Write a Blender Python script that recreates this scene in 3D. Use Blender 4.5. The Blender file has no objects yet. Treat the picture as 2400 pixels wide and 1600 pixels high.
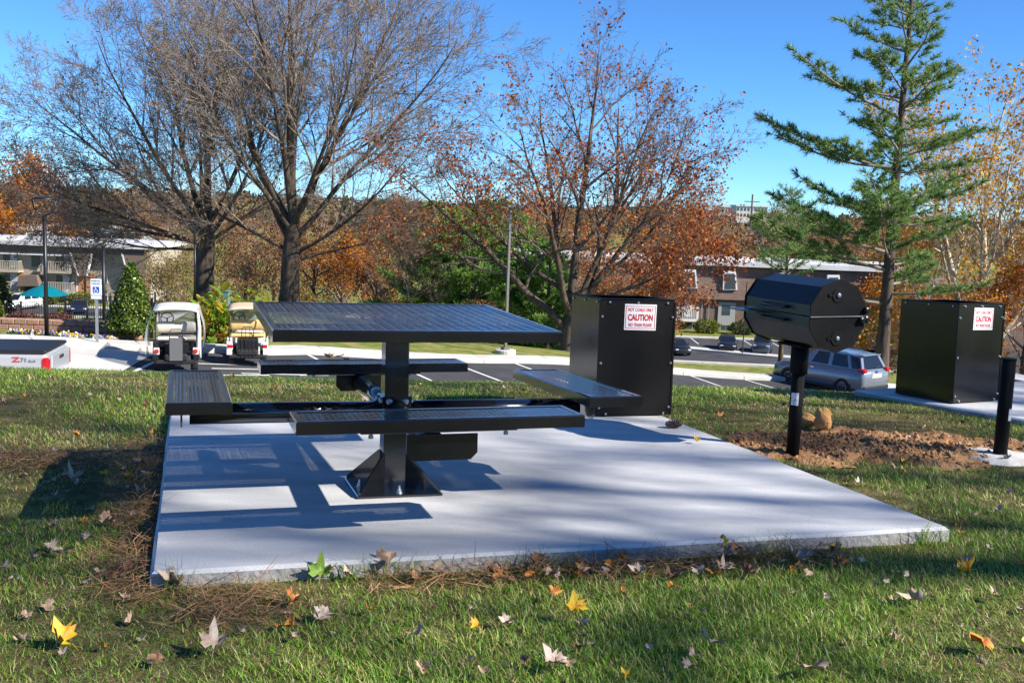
import bpy, math, random
import numpy as np
from mathutils import Vector, Matrix
random.seed(7); RNG = np.random.default_rng(11)
SC = bpy.context.scene
COL = SC.collection

# ---------------------------------------------------------------- camera
F = 2456.574; EYE = 1.25                       # focal length in pixels of the 2400 x 1600 picture, eye height
def camrot(pi, ro, ya):
    fw = np.array([math.sin(ya)*math.cos(pi), math.cos(ya)*math.cos(pi), -math.sin(pi)])
    r0 = np.array([math.cos(ya), -math.sin(ya), 0.0]); u0 = np.cross(r0, fw)
    r = math.cos(ro)*r0+math.sin(ro)*u0; u = -math.sin(ro)*r0+math.cos(ro)*u0
    return np.stack([r, u, -fw], 1)
RP = camrot(.0896, .0319, .2945)               # camera as seen from the tilted concrete pad's own frame
RW = camrot(.13, .037, 0.0)                    # camera in the world
CP = np.array([0, 0, 1.0727]); CW = np.array([0, 0, EYE])
TP = RW @ RP.T
def p2w(X): return Vector((TP @ (np.array(X, float)-CP)+CW).tolist())
PADM = Matrix(TP.tolist()).to_4x4(); PADM.translation = Vector((CW - TP @ CP).tolist())
def ray(x, y): return RW @ np.array([(x-1200)/F, (800-y)/F, -1.0])
def wd(x, y, D): d = ray(x, y); return Vector((CW+d*(D/d[1])).tolist())

cd = bpy.data.cameras.new('camera'); cam = bpy.data.objects.new('camera', cd); COL.objects.link(cam)
cd.sensor_width = 36; cd.lens = 36*F/2400; cd.clip_start = .05; cd.clip_end = 9000
M4 = Matrix(RW.tolist()).to_4x4(); M4.translation = Vector(CW.tolist()); cam.matrix_world = M4
SC.camera = cam

# ---------------------------------------------------------------- light
SUND = Vector((1.323, -.548, 1.03)).normalized()            # towards the sun
sl = bpy.data.lights.new('sun', 'SUN'); sl.energy = 4.9; sl.angle = math.radians(.53); sl.color = (1, .93, .82)
so = bpy.data.objects.new('sun', sl); COL.objects.link(so)
so.rotation_euler = SUND.to_track_quat('Z', 'Y').to_euler(); so.location = (30, -12, 30)
W = bpy.data.worlds.new('World'); SC.world = W; W.use_nodes = True
nt = W.node_tree; nt.nodes.clear()
sk = nt.nodes.new('ShaderNodeTexSky'); sk.sky_type = 'NISHITA'; sk.sun_disc = False
sk.sun_elevation = math.asin(SUND.z); sk.sun_rotation = math.atan2(SUND.x, SUND.y)
sk.altitude = 1500; sk.air_density = .75; sk.dust_density = 0; sk.ozone_density = 10
bg = nt.nodes.new('ShaderNodeBackground'); bg.inputs['Strength'].default_value = .105
wo = nt.nodes.new('ShaderNodeOutputWorld')
tn = nt.nodes.new('ShaderNodeMix'); tn.data_type = 'RGBA'; tn.blend_type = 'MULTIPLY'; tn.inputs[0].default_value = 1.0
tn.inputs[7].default_value = (.78, 1.0, 1.05, 1)            # the photograph's cool, cyan-leaning white balance
nt.links.new(sk.outputs[0], tn.inputs[6]); nt.links.new(tn.outputs[2], bg.inputs[0]); nt.links.new(bg.outputs[0], wo.inputs[0])
SC.render.engine = 'CYCLES'
SC.view_settings.view_transform = 'Standard'; SC.view_settings.look = 'None'
SC.view_settings.exposure = .92; SC.view_settings.gamma = 1
SC.cycles.use_denoising = True; SC.cycles.max_bounces = 8; SC.cycles.transparent_max_bounces = 12
SC.cycles.sample_clamp_indirect = 6

# ---------------------------------------------------------------- materials
MATS = {}
def mat(name, c1, c2=None, rough=.6, metal=0., scale=8., bump=0., bscale=60., island=False, objrand=False,
        spec=.5, coat=0., detail=4., trans=0., alpha=1., stretch=None, ramp=None, pos=(.35, .65), rvar=0., nrm=None, sheen=0.):
    if name in MATS: return MATS[name]
    m = bpy.data.materials.new(name); m.use_nodes = True; MATS[name] = m
    n = m.node_tree.nodes; L = m.node_tree.links; b = n['Principled BSDF']
    def c4(c): return (c[0], c[1], c[2], 1)
    tc = n.new('ShaderNodeTexCoord'); vec = tc.outputs['Object']
    if stretch:
        mp = n.new('ShaderNodeMapping'); mp.inputs['Scale'].default_value = stretch; L.new(vec, mp.inputs[0]); vec = mp.outputs[0]
    b.inputs['Base Color'].default_value = c4(c1)
    stops = ramp or ([(pos[0], c1), (pos[1], c2)] if c2 else None)
    if stops:
        r = n.new('ShaderNodeValToRGB'); e = r.color_ramp.elements
        while len(e) < len(stops): e.new(.5)
        for k, (p, c) in enumerate(stops): e[k].position = p; e[k].color = c4(c)
        if island: g = n.new('ShaderNodeNewGeometry'); src = g.outputs['Random Per Island']
        elif objrand: g = n.new('ShaderNodeObjectInfo'); src = g.outputs['Random']
        else:
            g = n.new('ShaderNodeTexNoise'); g.inputs['Scale'].default_value = scale; g.inputs['Detail'].default_value = detail
            g.inputs['Roughness'].default_value = .6; L.new(vec, g.inputs['Vector']); src = g.outputs['Fac']
        L.new(src, r.inputs[0]); L.new(r.outputs[0], b.inputs['Base Color'])
    b.inputs['Roughness'].default_value = rough; b.inputs['Metallic'].default_value = metal
    b.inputs['Specular IOR Level'].default_value = spec; b.inputs['Coat Weight'].default_value = coat
    b.inputs['Coat Roughness'].default_value = .08
    b.inputs['Transmission Weight'].default_value = trans; b.inputs['Alpha'].default_value = alpha
    b.inputs['Sheen Weight'].default_value = sheen
    if bump or rvar:
        g2 = n.new('ShaderNodeTexNoise'); g2.inputs['Scale'].default_value = bscale; g2.inputs['Detail'].default_value = 5
        L.new(vec, g2.inputs['Vector'])
        if bump:
            bp = n.new('ShaderNodeBump'); bp.inputs['Strength'].default_value = min(1., bump); bp.inputs['Distance'].default_value = .02*max(1., bump)
            L.new(g2.outputs['Fac'], bp.inputs['Height']); L.new(bp.outputs[0], b.inputs['Normal'])
        if rvar:
            mr = n.new('ShaderNodeMapRange'); mr.inputs['To Min'].default_value = max(.02, rough-rvar); mr.inputs['To Max'].default_value = rough+rvar
            L.new(g2.outputs['Fac'], mr.inputs[0]); L.new(mr.outputs[0], b.inputs['Roughness'])
    return m
def leafmat(name, ramp, island=True, objrand=False, transl=.35, rough=.6, spec=.25):
    """two-sided thin leaf: diffuse + translucent"""
    if name in MATS: return MATS[name]
    m = mat(name, ramp[0][1], ramp=ramp, island=island, objrand=objrand, rough=rough, spec=spec)
    n = m.node_tree.nodes; L = m.node_tree.links; b = n['Principled BSDF']; out = n['Material Output']
    t = n.new('ShaderNodeBsdfTranslucent'); mx = n.new('ShaderNodeMixShader'); mx.inputs[0].default_value = transl
    for l in b.inputs['Base Color'].links: L.new(l.from_socket, t.inputs[0])
    L.new(b.outputs[0], mx.inputs[1]); L.new(t.outputs[0], mx.inputs[2]); L.new(mx.outputs[0], out.inputs['Surface'])
    return m

# ---------------------------------------------------------------- mesh helpers
class MB:
    def __init__(s): s.v = []; s.f = []; s.m = []; s.cur = 0
    def add(s, vs, fs):
        o = len(s.v); s.v += [tuple(v) for v in vs]; s.f += [tuple(i+o for i in f) for f in fs]; s.m += [s.cur]*len(fs); return s
    def box(s, c, d, rz=0., M=None, bev=0.):
        x, y, z = [a/2 for a in d]
        if bev:
            k = min(bev, x*.9, y*.9, z*.9); P = []
            for sx in (-1, 1):
                for sy in (-1, 1):
                    for sz in (-1, 1):
                        P += [(sx*(x-k), sy*(y-k), sz*z), (sx*(x-k), sy*y, sz*(z-k)), (sx*x, sy*(y-k), sz*(z-k))]
            I = lambda a, b, c_, w: ((a*2+b)*2+c_)*3+w
            fs = []
            for sz in (0, 1): fs.append([I(0,0,sz,0), I(1,0,sz,0), I(1,1,sz,0), I(0,1,sz,0)][::1 if sz else -1])
            for sy in (0, 1): fs.append([I(0,sy,0,1), I(1,sy,0,1), I(1,sy,1,1), I(0,sy,1,1)][::-1 if sy else 1])
            for sx in (0, 1): fs.append([I(sx,0,0,2), I(sx,1,0,2), I(sx,1,1,2), I(sx,0,1,2)][::1 if sx else -1])
            def ed(a, b): fs.append(a+b[::-1])
            for a in (0, 1):
                for b in (0, 1):
                    q = [I(0,a,b,0), I(1,a,b,0), I(1,a,b,1), I(0,a,b,1)]; fs.append(q if (a == b) is False else q[::-1])
                    q = [I(a,0,b,0), I(a,1,b,0), I(a,1,b,2), I(a,0,b,2)]; fs.append(q if (a == b) else q[::-1])
                    q = [I(a,b,0,1), I(a,b,1,1), I(a,b,1,2), I(a,b,0,2)]; fs.append(q if (a == b) is False else q[::-1])
                    for c_ in (0, 1):
                        q = [I(a,b,c_,0), I(a,b,c_,1), I(a,b,c_,2)]; fs.append(q if (a+b+c_) % 2 else q[::-1])
            vs = P
        else:
            vs = [(-x,-y,-z),(x,-y,-z),(x,y,-z),(-x,y,-z),(-x,-y,z),(x,-y,z),(x,y,z),(-x,y,z)]
            fs = [(3,2,1,0),(4,5,6,7),(0,1,5,4),(1,2,6,5),(2,3,7,6),(3,0,4,7)]
        cz, sz_ = math.cos(rz), math.sin(rz)
        vs = [(c[0]+a*cz-b*sz_, c[1]+a*sz_+b*cz, c[2]+e) for a, b, e in vs]
        if M is not None: vs = [tuple(M @ Vector(v)) for v in vs]
        return s.add(vs, fs)
    def tube(s, pts, r, n=8, caps=True):
        pts = [Vector(p) for p in pts]; rs = r if isinstance(r, (list, tuple)) else [r]*len(pts)
        t0 = (pts[1]-pts[0]).normalized(); u = t0.orthogonal().normalized(); vs = []
        for i, p in enumerate(pts):
            t = (pts[min(i+1, len(pts)-1)]-pts[max(i-1, 0)]).normalized()
            u = (u-t*u.dot(t)).normalized(); w = t.cross(u)
            for k in range(n):
                a = 2*math.pi*k/n; vs.append(p+(u*math.cos(a)+w*math.sin(a))*rs[i])
        fs = [(i*n+k, i*n+(k+1) % n, (i+1)*n+(k+1) % n, (i+1)*n+k) for i in range(len(pts)-1) for k in range(n)]
        if caps: fs += [tuple(range(n-1, -1, -1)), tuple((len(pts)-1)*n+k for k in range(n))]
        return s.add(vs, fs)
    def prism(s, poly, lo, hi, axis=2, M=None):
        """polygon (2D, ccw) extruded along an axis: axis 2 -> xy poly, 1 -> xz poly, 0 -> yz poly"""
        n = len(poly)
        def mk(a, b, h): return (a, b, h) if axis == 2 else ((a, h, b) if axis == 1 else (h, a, b))
        vs = [mk(a, b, lo) for a, b in poly]+[mk(a, b, hi) for a, b in poly]
        fs = [tuple(range(n-1, -1, -1)), tuple(range(n, 2*n))]+[(i, (i+1) % n, n+(i+1) % n, n+i) for i in range(n)]
        if axis == 1: fs = [f[::-1] for f in fs]
        if M is not None: vs = [tuple(M @ Vector(v)) for v in vs]
        return s.add(vs, fs)
    def lathe(s, prof, n=16, c=(0,0,0), M=None):
        vs = []; 
        for r, z in prof:
            for k in range(n): a = 2*math.pi*k/n; vs.append((c[0]+r*math.cos(a), c[1]+r*math.sin(a), c[2]+z))
        if M is not None: vs = [tuple(M @ Vector(v)) for v in vs]
        fs = [(i*n+k, i*n+(k+1) % n, (i+1)*n+(k+1) % n, (i+1)*n+k) for i in range(len(prof)-1) for k in range(n)]
        if prof[0][0] > 1e-6: fs.append(tuple(range(n-1, -1, -1)))
        if prof[-1][0] > 1e-6: fs.append(tuple((len(prof)-1)*n+k for k in range(n)))
        return s.add(vs, fs)
    def build(s, name, m, parent=None, smooth=False, kind=None):
        me = bpy.data.meshes.new(name); me.from_pydata(s.v, [], s.f)
        ms = m if isinstance(m, (list, tuple)) else [m]
        for x in ms: me.materials.append(x)
        if len(ms) > 1: me.polygons.foreach_set('material_index', s.m)
        if smooth: me.polygons.foreach_set('use_smooth', [True]*len(me.polygons))
        me.update(); return link(name, me, parent, kind)
def link(name, me, parent=None, kind=None):
    o = bpy.data.objects.new(name, me); COL.objects.link(o)
    if parent is not None: o.parent = parent
    if kind: o['kind'] = kind
    return o
def npmesh(name, V, Fq, m, parent=None, kind=None, smooth=False):
    """numpy mesh: V (n,3), Fq (m,3) or (m,4) or a list of such arrays"""
    me = bpy.data.meshes.new(name); Fs = Fq if isinstance(Fq, list) else [Fq]
    idx = np.concatenate([f.ravel() for f in Fs]); tot = np.concatenate([np.full(len(f), f.shape[1]) for f in Fs])
    st = np.concatenate([[0], np.cumsum(tot)[:-1]])
    me.vertices.add(len(V)); me.vertices.foreach_set('co', np.ascontiguousarray(V, np.float32).ravel())
    me.loops.add(len(idx)); me.loops.foreach_set('vertex_index', idx.astype(np.int32))
    me.polygons.add(len(tot)); me.polygons.foreach_set('loop_start', st.astype(np.int32))
    me.polygons.foreach_set('loop_total', tot.astype(np.int32))
    if smooth: me.polygons.foreach_set('use_smooth', np.ones(len(tot), bool))
    me.update(calc_edges=True); me.validate()
    for x in (m if isinstance(m, (list, tuple)) else [m]): me.materials.append(x)
    return link(name, me, parent, kind)
def tag(o, label=None, cat=None, group=None, kind=None):
    if label: o['label'] = label
    if cat: o['category'] = cat
    if group: o['group'] = group
    if kind: o['kind'] = kind
    return o
def empty(name, loc, rz=0., label=None, cat=None, group=None, M=None):
    o = bpy.data.objects.new(name, None); COL.objects.link(o); o.empty_display_size = .2
    if M is not None: o.matrix_world = M
    else: o.location = loc; o.rotation_euler = (0, 0, rz)
    return tag(o, label, cat, group)
def copy_tree(o, parent=None):
    c = o.copy(); COL.objects.link(c)
    if parent is not None: c.parent = parent
    for ch in list(o.children): copy_tree(ch, c)
    return c
def text(name, s, size, m, parent, M, xs=1., bold=0., align='CENTER'):
    cu = bpy.data.curves.new(name, 'FONT'); cu.body = s; cu.size = size; cu.align_x = align; cu.align_y = 'CENTER'; cu.offset = bold; cu.resolution_u = 3
    t = bpy.data.objects.new(name, cu); COL.objects.link(t)
    me = bpy.data.meshes.new_from_object(t.evaluated_get(bpy.context.evaluated_depsgraph_get())); COL.objects.unlink(t); bpy.data.objects.remove(t)
    for v in me.vertices: v.co.x *= xs
    me.materials.clear(); me.materials.append(m); me.name = name
    o = link(name, me, parent); o.matrix_local = M; return o

# ---------------------------------------------------------------- terrain
PAD_N = TP @ np.array([0, 0, 1.0]); PAD_O = TP @ (np.array([0, 0, 0.])-CP)+CW
def padz(x, y): return PAD_O[2]-(PAD_N[0]*(x-PAD_O[0])+PAD_N[1]*(y-PAD_O[1]))/PAD_N[2]
_T = np.array([-.75, -.5, -.25, 0, .25, .5, .75])
_rows = {   # metres ahead: drop below the eye at sideways slopes -.75 ... .75
 -60: [-1.5]*7, 0: [1.13]*7, 8.6: [1.52,1.52,1.515,1.49,1.465,1.465,1.465], 9.6: [1.75,1.75,1.73,1.68,1.64,1.64,1.64], 11: [2.2,2.2,2.15,2.1,2.0,2.0,2.0], 14: [2.85, 2.85, 2.9, 2.95, 3.0, 3.1, 3.1], 17: [4.1, 4.1, 4.2, 4.5, 4.8, 5.0, 5.2],
 20: [4.7, 4.8, 5.34, 5.87, 6.4, 6.93, 7.4], 30: [4.3, 4.35, 5.07, 5.87, 6.66, 7.46, 8.2], 34: [4.6, 4.6, 5.0, 5.87, 6.77, 7.67, 8.5],
 40: [6.8, 6.8, 5.1, 5.87, 6.93, 7.99, 9.0], 45: [7.3, 7.3, 5.25, 6.1, 7.1, 8.25, 9.2], 50: [7.5, 7.5, 5.4, 6.8, 7.65, 8.6, 9.5], 58: [8.2, 8.1, 5.8, 8.0, 9.2, 10, 10.5],
 75: [10.5, 10.5, 8.6, 11.2, 12, 12.5, 12.5], 92: [13.2, 13.2, 12.4, 13.2, 13.45, 13.6, 13.6], 105: [13.6]*7, 135: [13.6]*7, 200: [12]*7, 350: [10]*7, 600: [8]*7,
 1000: [6, 5, 7, 8, 7, 6, 6], 1500: [5, 4, 7, 9, 8, 7, 7], 2600: [25]*7}
_D = np.array(sorted(_rows)); _Z = np.array([_rows[d] for d in _D], float)
def _pchip(x, y):
    h = np.diff(x); d = np.diff(y, axis=0)/h[:, None]; m = np.zeros_like(y)
    same = d[:-1]*d[1:] > 0; w1 = (2*h[1:]+h[:-1])[:, None]; w2 = (h[1:]+2*h[:-1])[:, None]
    with np.errstate(divide='ignore', invalid='ignore'):
        hm = (w1+w2)/(w1/d[:-1]+w2/d[1:])
    m[1:-1] = np.where(same, hm, 0); m[0] = d[0]; m[-1] = d[-1]; return m
_M = _pchip(_D.astype(float), _Z)
def hz(x, y):
    """height of the ground (arrays or floats)"""
    x = np.asarray(x, float); y = np.asarray(y, float); sh = np.broadcast(x, y).shape
    x, y = np.broadcast_to(x, sh).ravel(), np.broadcast_to(y, sh).ravel()
    yc = np.clip(y, _D[0], _D[-1]); i = np.clip(np.searchsorted(_D, yc, 'right')-1, 0, len(_D)-2)
    h = (_D[i+1]-_D[i]).astype(float); s = ((yc-_D[i])/h)[:, None]
    h = h[:, None]
    col = (2*s**3-3*s**2+1)*_Z[i]+(s**3-2*s**2+s)*h*_M[i]+(-2*s**3+3*s**2)*_Z[i+1]+(s**3-s**2)*h*_M[i+1]
    t = np.clip(x/np.maximum(y, 8.), -.749, .749); j = np.clip(((t+.75)/.25).astype(int), 0, 5); u = (t-_T[j])/.25
    u = u*u*(3-2*u)*.35+u*.65
    k = np.arange(len(x)); z = EYE-(col[k, j]*(1-u)+col[k, j+1]*u)
    near = np.clip((8.8-np.hypot(x, y))/2., 0, 1); pz = padz(x, y)-.062
    z = z*(1-near)+np.where(np.abs(x) < 14, pz, z)*near
    return z.reshape(sh) if sh else float(z[0])
def gpt(x, y, dz=0.): return Vector((x, y, hz(x, y)+dz))
def pxg(px, D, dz=0.):
    """point on the ground at distance D ahead, in picture column px (taken near the ground)"""
    x = (px-1200)/F*D
    for _ in range(6):
        d = np.array([x, D, hz(x, D)])-CW; c = d @ RW; x -= (1200+F*c[0]/-c[2]-px)/F*D
    return gpt(x, D, dz)
def pix(p):
    c = (np.array(p)-CW) @ RW; return 1200+F*c[0]/-c[2], 800-F*c[1]/-c[2]
# ================================================================ the setting
M_GROUND = mat('lawn_soil', (.1,.13,.03), ramp=[(.3,(.075,.125,.02)),(.45,(.14,.18,.035)),(.56,(.23,.22,.075)),(.7,(.33,.27,.12))], rough=.95, scale=1.3, detail=9, bump=.9, bscale=22, spec=.1)
M_CONC = mat('new_concrete', (.55,.56,.575), ramp=[(.25,(.36,.37,.385)),(.42,(.47,.48,.495)),(.55,(.53,.54,.555)),(.75,(.6,.605,.615))], rough=.85, scale=1.6, detail=13, bump=.3, bscale=90, spec=.3, stretch=(1, 3.2, 1))
M_CONC2 = mat('old_concrete', (.5,.49,.46), (.6,.58,.54), rough=.9, scale=3, bump=.2, bscale=50, spec=.2)
M_KERB = mat('kerb_concrete', (.46,.45,.43), (.56,.55,.52), rough=.9, scale=.8, bump=.1, bscale=30, spec=.2)
M_ASPH = mat('asphalt', (.042,.043,.05), (.07,.07,.078), rough=.9, scale=.6, detail=10, bump=.3, bscale=80, spec=.25)
M_PAINT = mat('road_paint', (.78,.78,.76), (.62,.62,.6), rough=.7, scale=4)
xs = np.unique(np.concatenate([np.arange(-14, 14.01, .35), 14*1.09**np.arange(0, 61), -14*1.09**np.arange(0, 61)]).round(3))
ys = np.unique(np.concatenate([-60*.75**np.arange(0, 12), np.arange(-2, 24, .33), np.arange(24, 62, .8), np.arange(62, 140, 2), 140*1.07**np.arange(0, 44)]).round(3))
GX, GY = np.meshgrid(xs, ys); GZ = hz(GX, GY)
# fine lumps of the lawn, none under the pads
GZ += .012*np.sin(GX*2.1+1.3*np.sin(GY*.9))*np.sin(GY*1.7)*np.clip((14-np.hypot(GX, GY))/4, 0, 1)
n = len(xs); ii = (np.arange(len(ys)-1)[:, None]*n+np.arange(n-1)[None]).ravel()
M_THATCH = mat('soil_and_thatch', (.05,.045,.02), ramp=[(.3,(.05,.055,.02)),(.5,(.11,.09,.04)),(.7,(.22,.17,.09))], rough=1., scale=9, detail=8, bump=.8, bscale=60, spec=.05)
go = npmesh('ground', np.stack([GX.ravel(), GY.ravel(), GZ.ravel()], 1), np.stack([ii, ii+1, ii+n+1, ii+n], 1), [M_GROUND, M_THATCH], kind='structure', smooth=True)
go.data.polygons.foreach_set('material_index', (np.hypot(GX.ravel()[ii], GY.ravel()[ii]) < 11.5).astype(np.int32))

def polysample(pts, n):
    P = np.array(pts, float); s = np.concatenate([[0], np.cumsum(np.hypot(*np.diff(P, axis=0).T))]); u = np.linspace(0, s[-1], n)
    return np.stack([np.interp(u, s, P[:, 0]), np.interp(u, s, P[:, 1])], 1)
def loft(name, A, B, nu, nv, dz, m, kind='structure', parent=None):
    a = polysample(A, nu); b = polysample(B, nu); w = np.linspace(0, 1, nv)[:, None, None]
    P = a[None]*(1-w)+b[None]*w; Z = hz(P[..., 0], P[..., 1])+dz
    V = np.concatenate([P, Z[..., None]], 2).reshape(-1, 3); i = (np.arange(nv-1)[:, None]*nu+np.arange(nu-1)[None]).ravel()
    return npmesh(name, V, np.stack([i, i+1, i+nu+1, i+nu], 1), m, parent, kind)
def kerb(pts, w=.45, h=.2, piece=3.0, dz=-.1):
    root = empty('kerb', (0, 0, 0)); root['kind'] = 'structure'
    P = np.array(pts, float); L = np.hypot(*np.diff(P, axis=0).T).sum(); n = max(1, int(L/piece))
    S = polysample(pts, n*4+1)
    for k in range(n):
        Q = S[k*4:k*4+5].copy(); d = Q[-1]-Q[0]; d /= np.hypot(*d); Q[0] += d*.012; Q[-1] -= d*.012; nn = np.array([-d[1], d[0]])
        mb = MB(); V = []
        for q in Q:
            for off, zz in ((-w/2, dz), (-w/2, h-.03), (-w/2+.04, h), (w/2, h+.01), (w/2, dz)):
                x, y = q+nn*off; V.append((x, y, hz(x, y)+zz))
        Fc = [(i*5+j, i*5+j+1, i*5+6+j, i*5+5+j) for i in range(4) for j in range(4)]+[(4,3,2,1,0), (20,21,22,23,24)]
        mb.add(V, Fc).build('kerb_stone', M_KERB, root)
    return root
def stripe(p, q, w=.11, dz=.062, m=None, name='parking_line'):
    p = np.array(p, float); q = np.array(q, float); d = (q-p)/np.hypot(*(q-p)); nn = np.array([-d[1], d[0]])*w/2
    return loft(name, [p-nn, q-nn], [p+nn, q+nn], max(2, int(np.hypot(*(q-p))/1.5)), 2, dz, m or M_PAINT)

# --- the pad the table stands on (built in its own slightly tilted frame)
M_FORM = mat('formed_concrete_edge', (.25,.245,.23), (.4,.39,.37), rough=.95, scale=6, detail=9, bump=.6, bscale=40, spec=.15)
def slab(name, poly, th, M, m, bev=.012):
    c = np.mean(np.array(poly), 0); inn = [tuple(np.array(p)+(c-np.array(p))/np.linalg.norm(c-np.array(p))*bev*1.4) for p in poly]
    V = []; N = 14; out = []
    def edge(P):
        r = []
        for i in range(len(P)):
            a, b = np.array(P[i]), np.array(P[(i+1) % len(P)])
            for k in range(N): r.append(a+(b-a)*k/N)
        return r
    eo = edge(poly); ei = edge(inn); k = len(eo); r = random.Random(3)
    for q in eo: V.append((q[0], q[1], -th))
    for q in eo: V.append((q[0]+r.uniform(-.003, .003), q[1]+r.uniform(-.003, .003), -bev+r.uniform(-.002, .002)))
    for q in ei: V.append((q[0], q[1], 0))
    Fc = [(a*k+i, a*k+(i+1) % k, (a+1)*k+(i+1) % k, (a+1)*k+i) for a in (0, 1) for i in range(k)]+[tuple(2*k+i for i in range(k))]
    V = [tuple(M @ Vector(v)) for v in V]
    mb = MB(); mb.cur = 1; mb.add(V, Fc[:k]); mb.cur = 0; mb.f += Fc[k:]; mb.m += [0]*len(Fc[k:]); return mb.build(name, [m, M_FORM], kind='structure')
slab('concrete_pad', [(-.135, 3.462), (2.93, 3.47), (2.955, 6.9), (-.15, 6.9)], .13, PADM, M_CONC)
B2 = wd(2231, 966, 7.8); B2.z = padz(B2.x, B2.y)-.0
R2 = Matrix.Translation(B2) @ Matrix(TP.tolist()).to_4x4() @ Matrix.Rotation(math.radians(29)-.2945, 4, 'Z')
slab('second_concrete_pad', [(-.13, -2.3), (3.0, -2.3), (3.0, .85), (-.13, .85)], .2, R2, M_CONC)

# --- near parking lot
KL = [(-40, 14), (-22, 23.5), (-12.8, 29.8), (-10.9, 31.4), (-9.3, 32.5), (-7.7, 33.1), (-6.9, 34.2), (1.9, 40), (11.6, 44.6), (18.3, 49), (30, 57)]
loft('parking_lot', [(-36, 6), (-20, 13.5), (0, 17.5), (20, 22), (42, 34)], KL, 70, 24, .05, M_ASPH)
loft('concrete_bay', [(-16.5, 17), (-9.6, 20)], [(-13.6, 29.0), (-10.6, 31.3)], 10, 16, .056, M_KERB)
kerb(KL, .8, .22)
ks = np.array([.56, .83])
P_ = polysample([(-6.9, 34.2), (1.9, 40), (11.6, 44.6), (18.3, 49), (30, 57)], 17)
for k in range(16):
    d = P_[k+1]-P_[k]; d /= np.hypot(*d); nn = np.array([d[1], -d[0]])
    stripe(P_[k]+nn*.5, P_[k]+nn*5.6, .12)
for k in range(5):
    stripe((-9.4+k*.9, 29.6-k*.2), (-7.7+k*.9, 30.6-k*.2), .1); stripe((-9.9+k*1.5, 25.2+k*.2), (-7.9+k*1.5, 26.8+k*.2), .1)
stripe((-9.9, 24.5), (-10.1, 30.9), .11); stripe((-9.2, 25.0), (-5.6, 27.8), .11); stripe((-9.6, 27.3), (-5.4, 30.6), .11)
# --- valley floor: lots and drives in front of the apartment houses
loft('far_parking_lot', [(4, 92.5), (75, 92.5)], [(4, 112), (75, 112)], 40, 14, .05, M_ASPH)
kerb([(4, 112.4), (75, 112.4)], .5, .2, 6); kerb([(4, 92), (75, 92)], .5, .2, 6)
kerb([(10, 106.5), (16, 103.8), (25.8, 98.9), (33, 97)], 1.6, .2, 5)
loft('far_drive', [(-90, 110.5), (4, 110.5)], [(-90, 119), (4, 119)], 50, 8, .05, M_ASPH)
kerb([(-90, 119.4), (-6, 119.4)], .6, .2, 6); kerb([(-90, 110), (-6, 110)], .6, .2, 6)
loft('side_road', [(-16.5, 62), (-19, 110)], [(-10.5, 62), (-11, 110)], 24, 6, .06, M_ASPH)
for k in range(12): stripe((8+k*2.8, 107), (8+k*2.8, 112), .12)
stripe((1.0, 36.2), (3.4, 38.2), .1)
# ================================================================ picnic table
M_BLK = mat('black_powder_coat', (.006,.0065,.008), rough=.2, spec=.65, coat=.9, rvar=.06, bscale=35, bump=.03)
M_BLKT = mat('black_textured_coat', (.005,.005,.0055), (.009,.009,.01), rough=.45, spec=.08, scale=260, bump=.35, bscale=420)
M_BLKR = mat('black_barrel_paint', (.007,.0075,.009), (.012,.012,.013), rough=.3, spec=.5, scale=30, bump=.08, bscale=300, rvar=.08)
M_ZINC = mat('zinc_bolt', (.55,.58,.62), (.4,.43,.46), rough=.35, metal=.9, scale=80)
TX, TY, TH = .8344, 4.4962, .0127
table = empty('picnic_table', (0,0,0), 0, 'black perforated steel pedestal picnic table with four attached benches on the concrete pad', 'table', M=PADM @ Matrix.Translation((TX, TY, 0)) @ Matrix.Rotation(TH, 4, 'Z'))
def perforated(mb, x0, x1, y0, y1, px, py, up=.0011, along=False):
    """punched sheet: rows of slanted slots with raised lips, staggered, open to the ground"""
    nx = max(1, round((x1-x0)/px)); ny = max(2, round((y1-y0)/py)); dx = (x1-x0)/nx; dy = (y1-y0)/ny
    for i in range(nx):
        a = x0+i*dx; sg = 1 if i % 2 else -1; st = dy/2 if i % 2 else 0.
        if st: 
            for b in (y0, y1-st): mb.add([(a, b, 0), (a+dx, b, 0), (a+dx, b+st, 0), (a, b+st, 0)], [(0,1,2,3)])
        for j in range(ny-(1 if st else 0)):
            b = y0+j*dy+st; cx = a+dx/2; cy = b+dy/2; th = (math.pi/2-.25) if along else .5*sg
            hl = dy*.41 if along else dx*.42; ex, ey = math.cos(th)*hl, math.sin(th)*hl; tx, ty = -math.sin(th)*.0011, math.cos(th)*.0011
            o = [(a, b, 0), (a+dx, b, 0), (a+dx, b+dy, 0), (a, b+dy, 0)]
            q = [(cx-ex-tx, cy-ey-ty, up*.4), (cx+ex-tx, cy+ey-ty, up*.4), (cx+ex+tx, cy+ey+ty, up), (cx-ex+tx, cy-ey+ty, up)]
            if along: q = [q[1], q[2], q[3], q[0]]; q = [q[2], q[3], q[0], q[1]]; q = [(cx-ex-tx*-1, cy-ey-ty*-1, up), (cx-ex-tx, cy-ey-ty, up*.4), (cx+ex-tx, cy+ey-ty, up*.4), (cx+ex+tx, cy+ey+ty, up)]; q = [q[0] if q[0][0] < q[1][0] else q[1], q[1] if q[0][0] < q[1][0] else q[0], q[2] if q[2][0] > q[3][0] else q[3], q[3] if q[2][0] > q[3][0] else q[2]]
            mb.add(o+q, [(0,1,5,4), (1,2,6,5), (2,3,7,6), (3,0,4,7)])
    return mb
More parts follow.
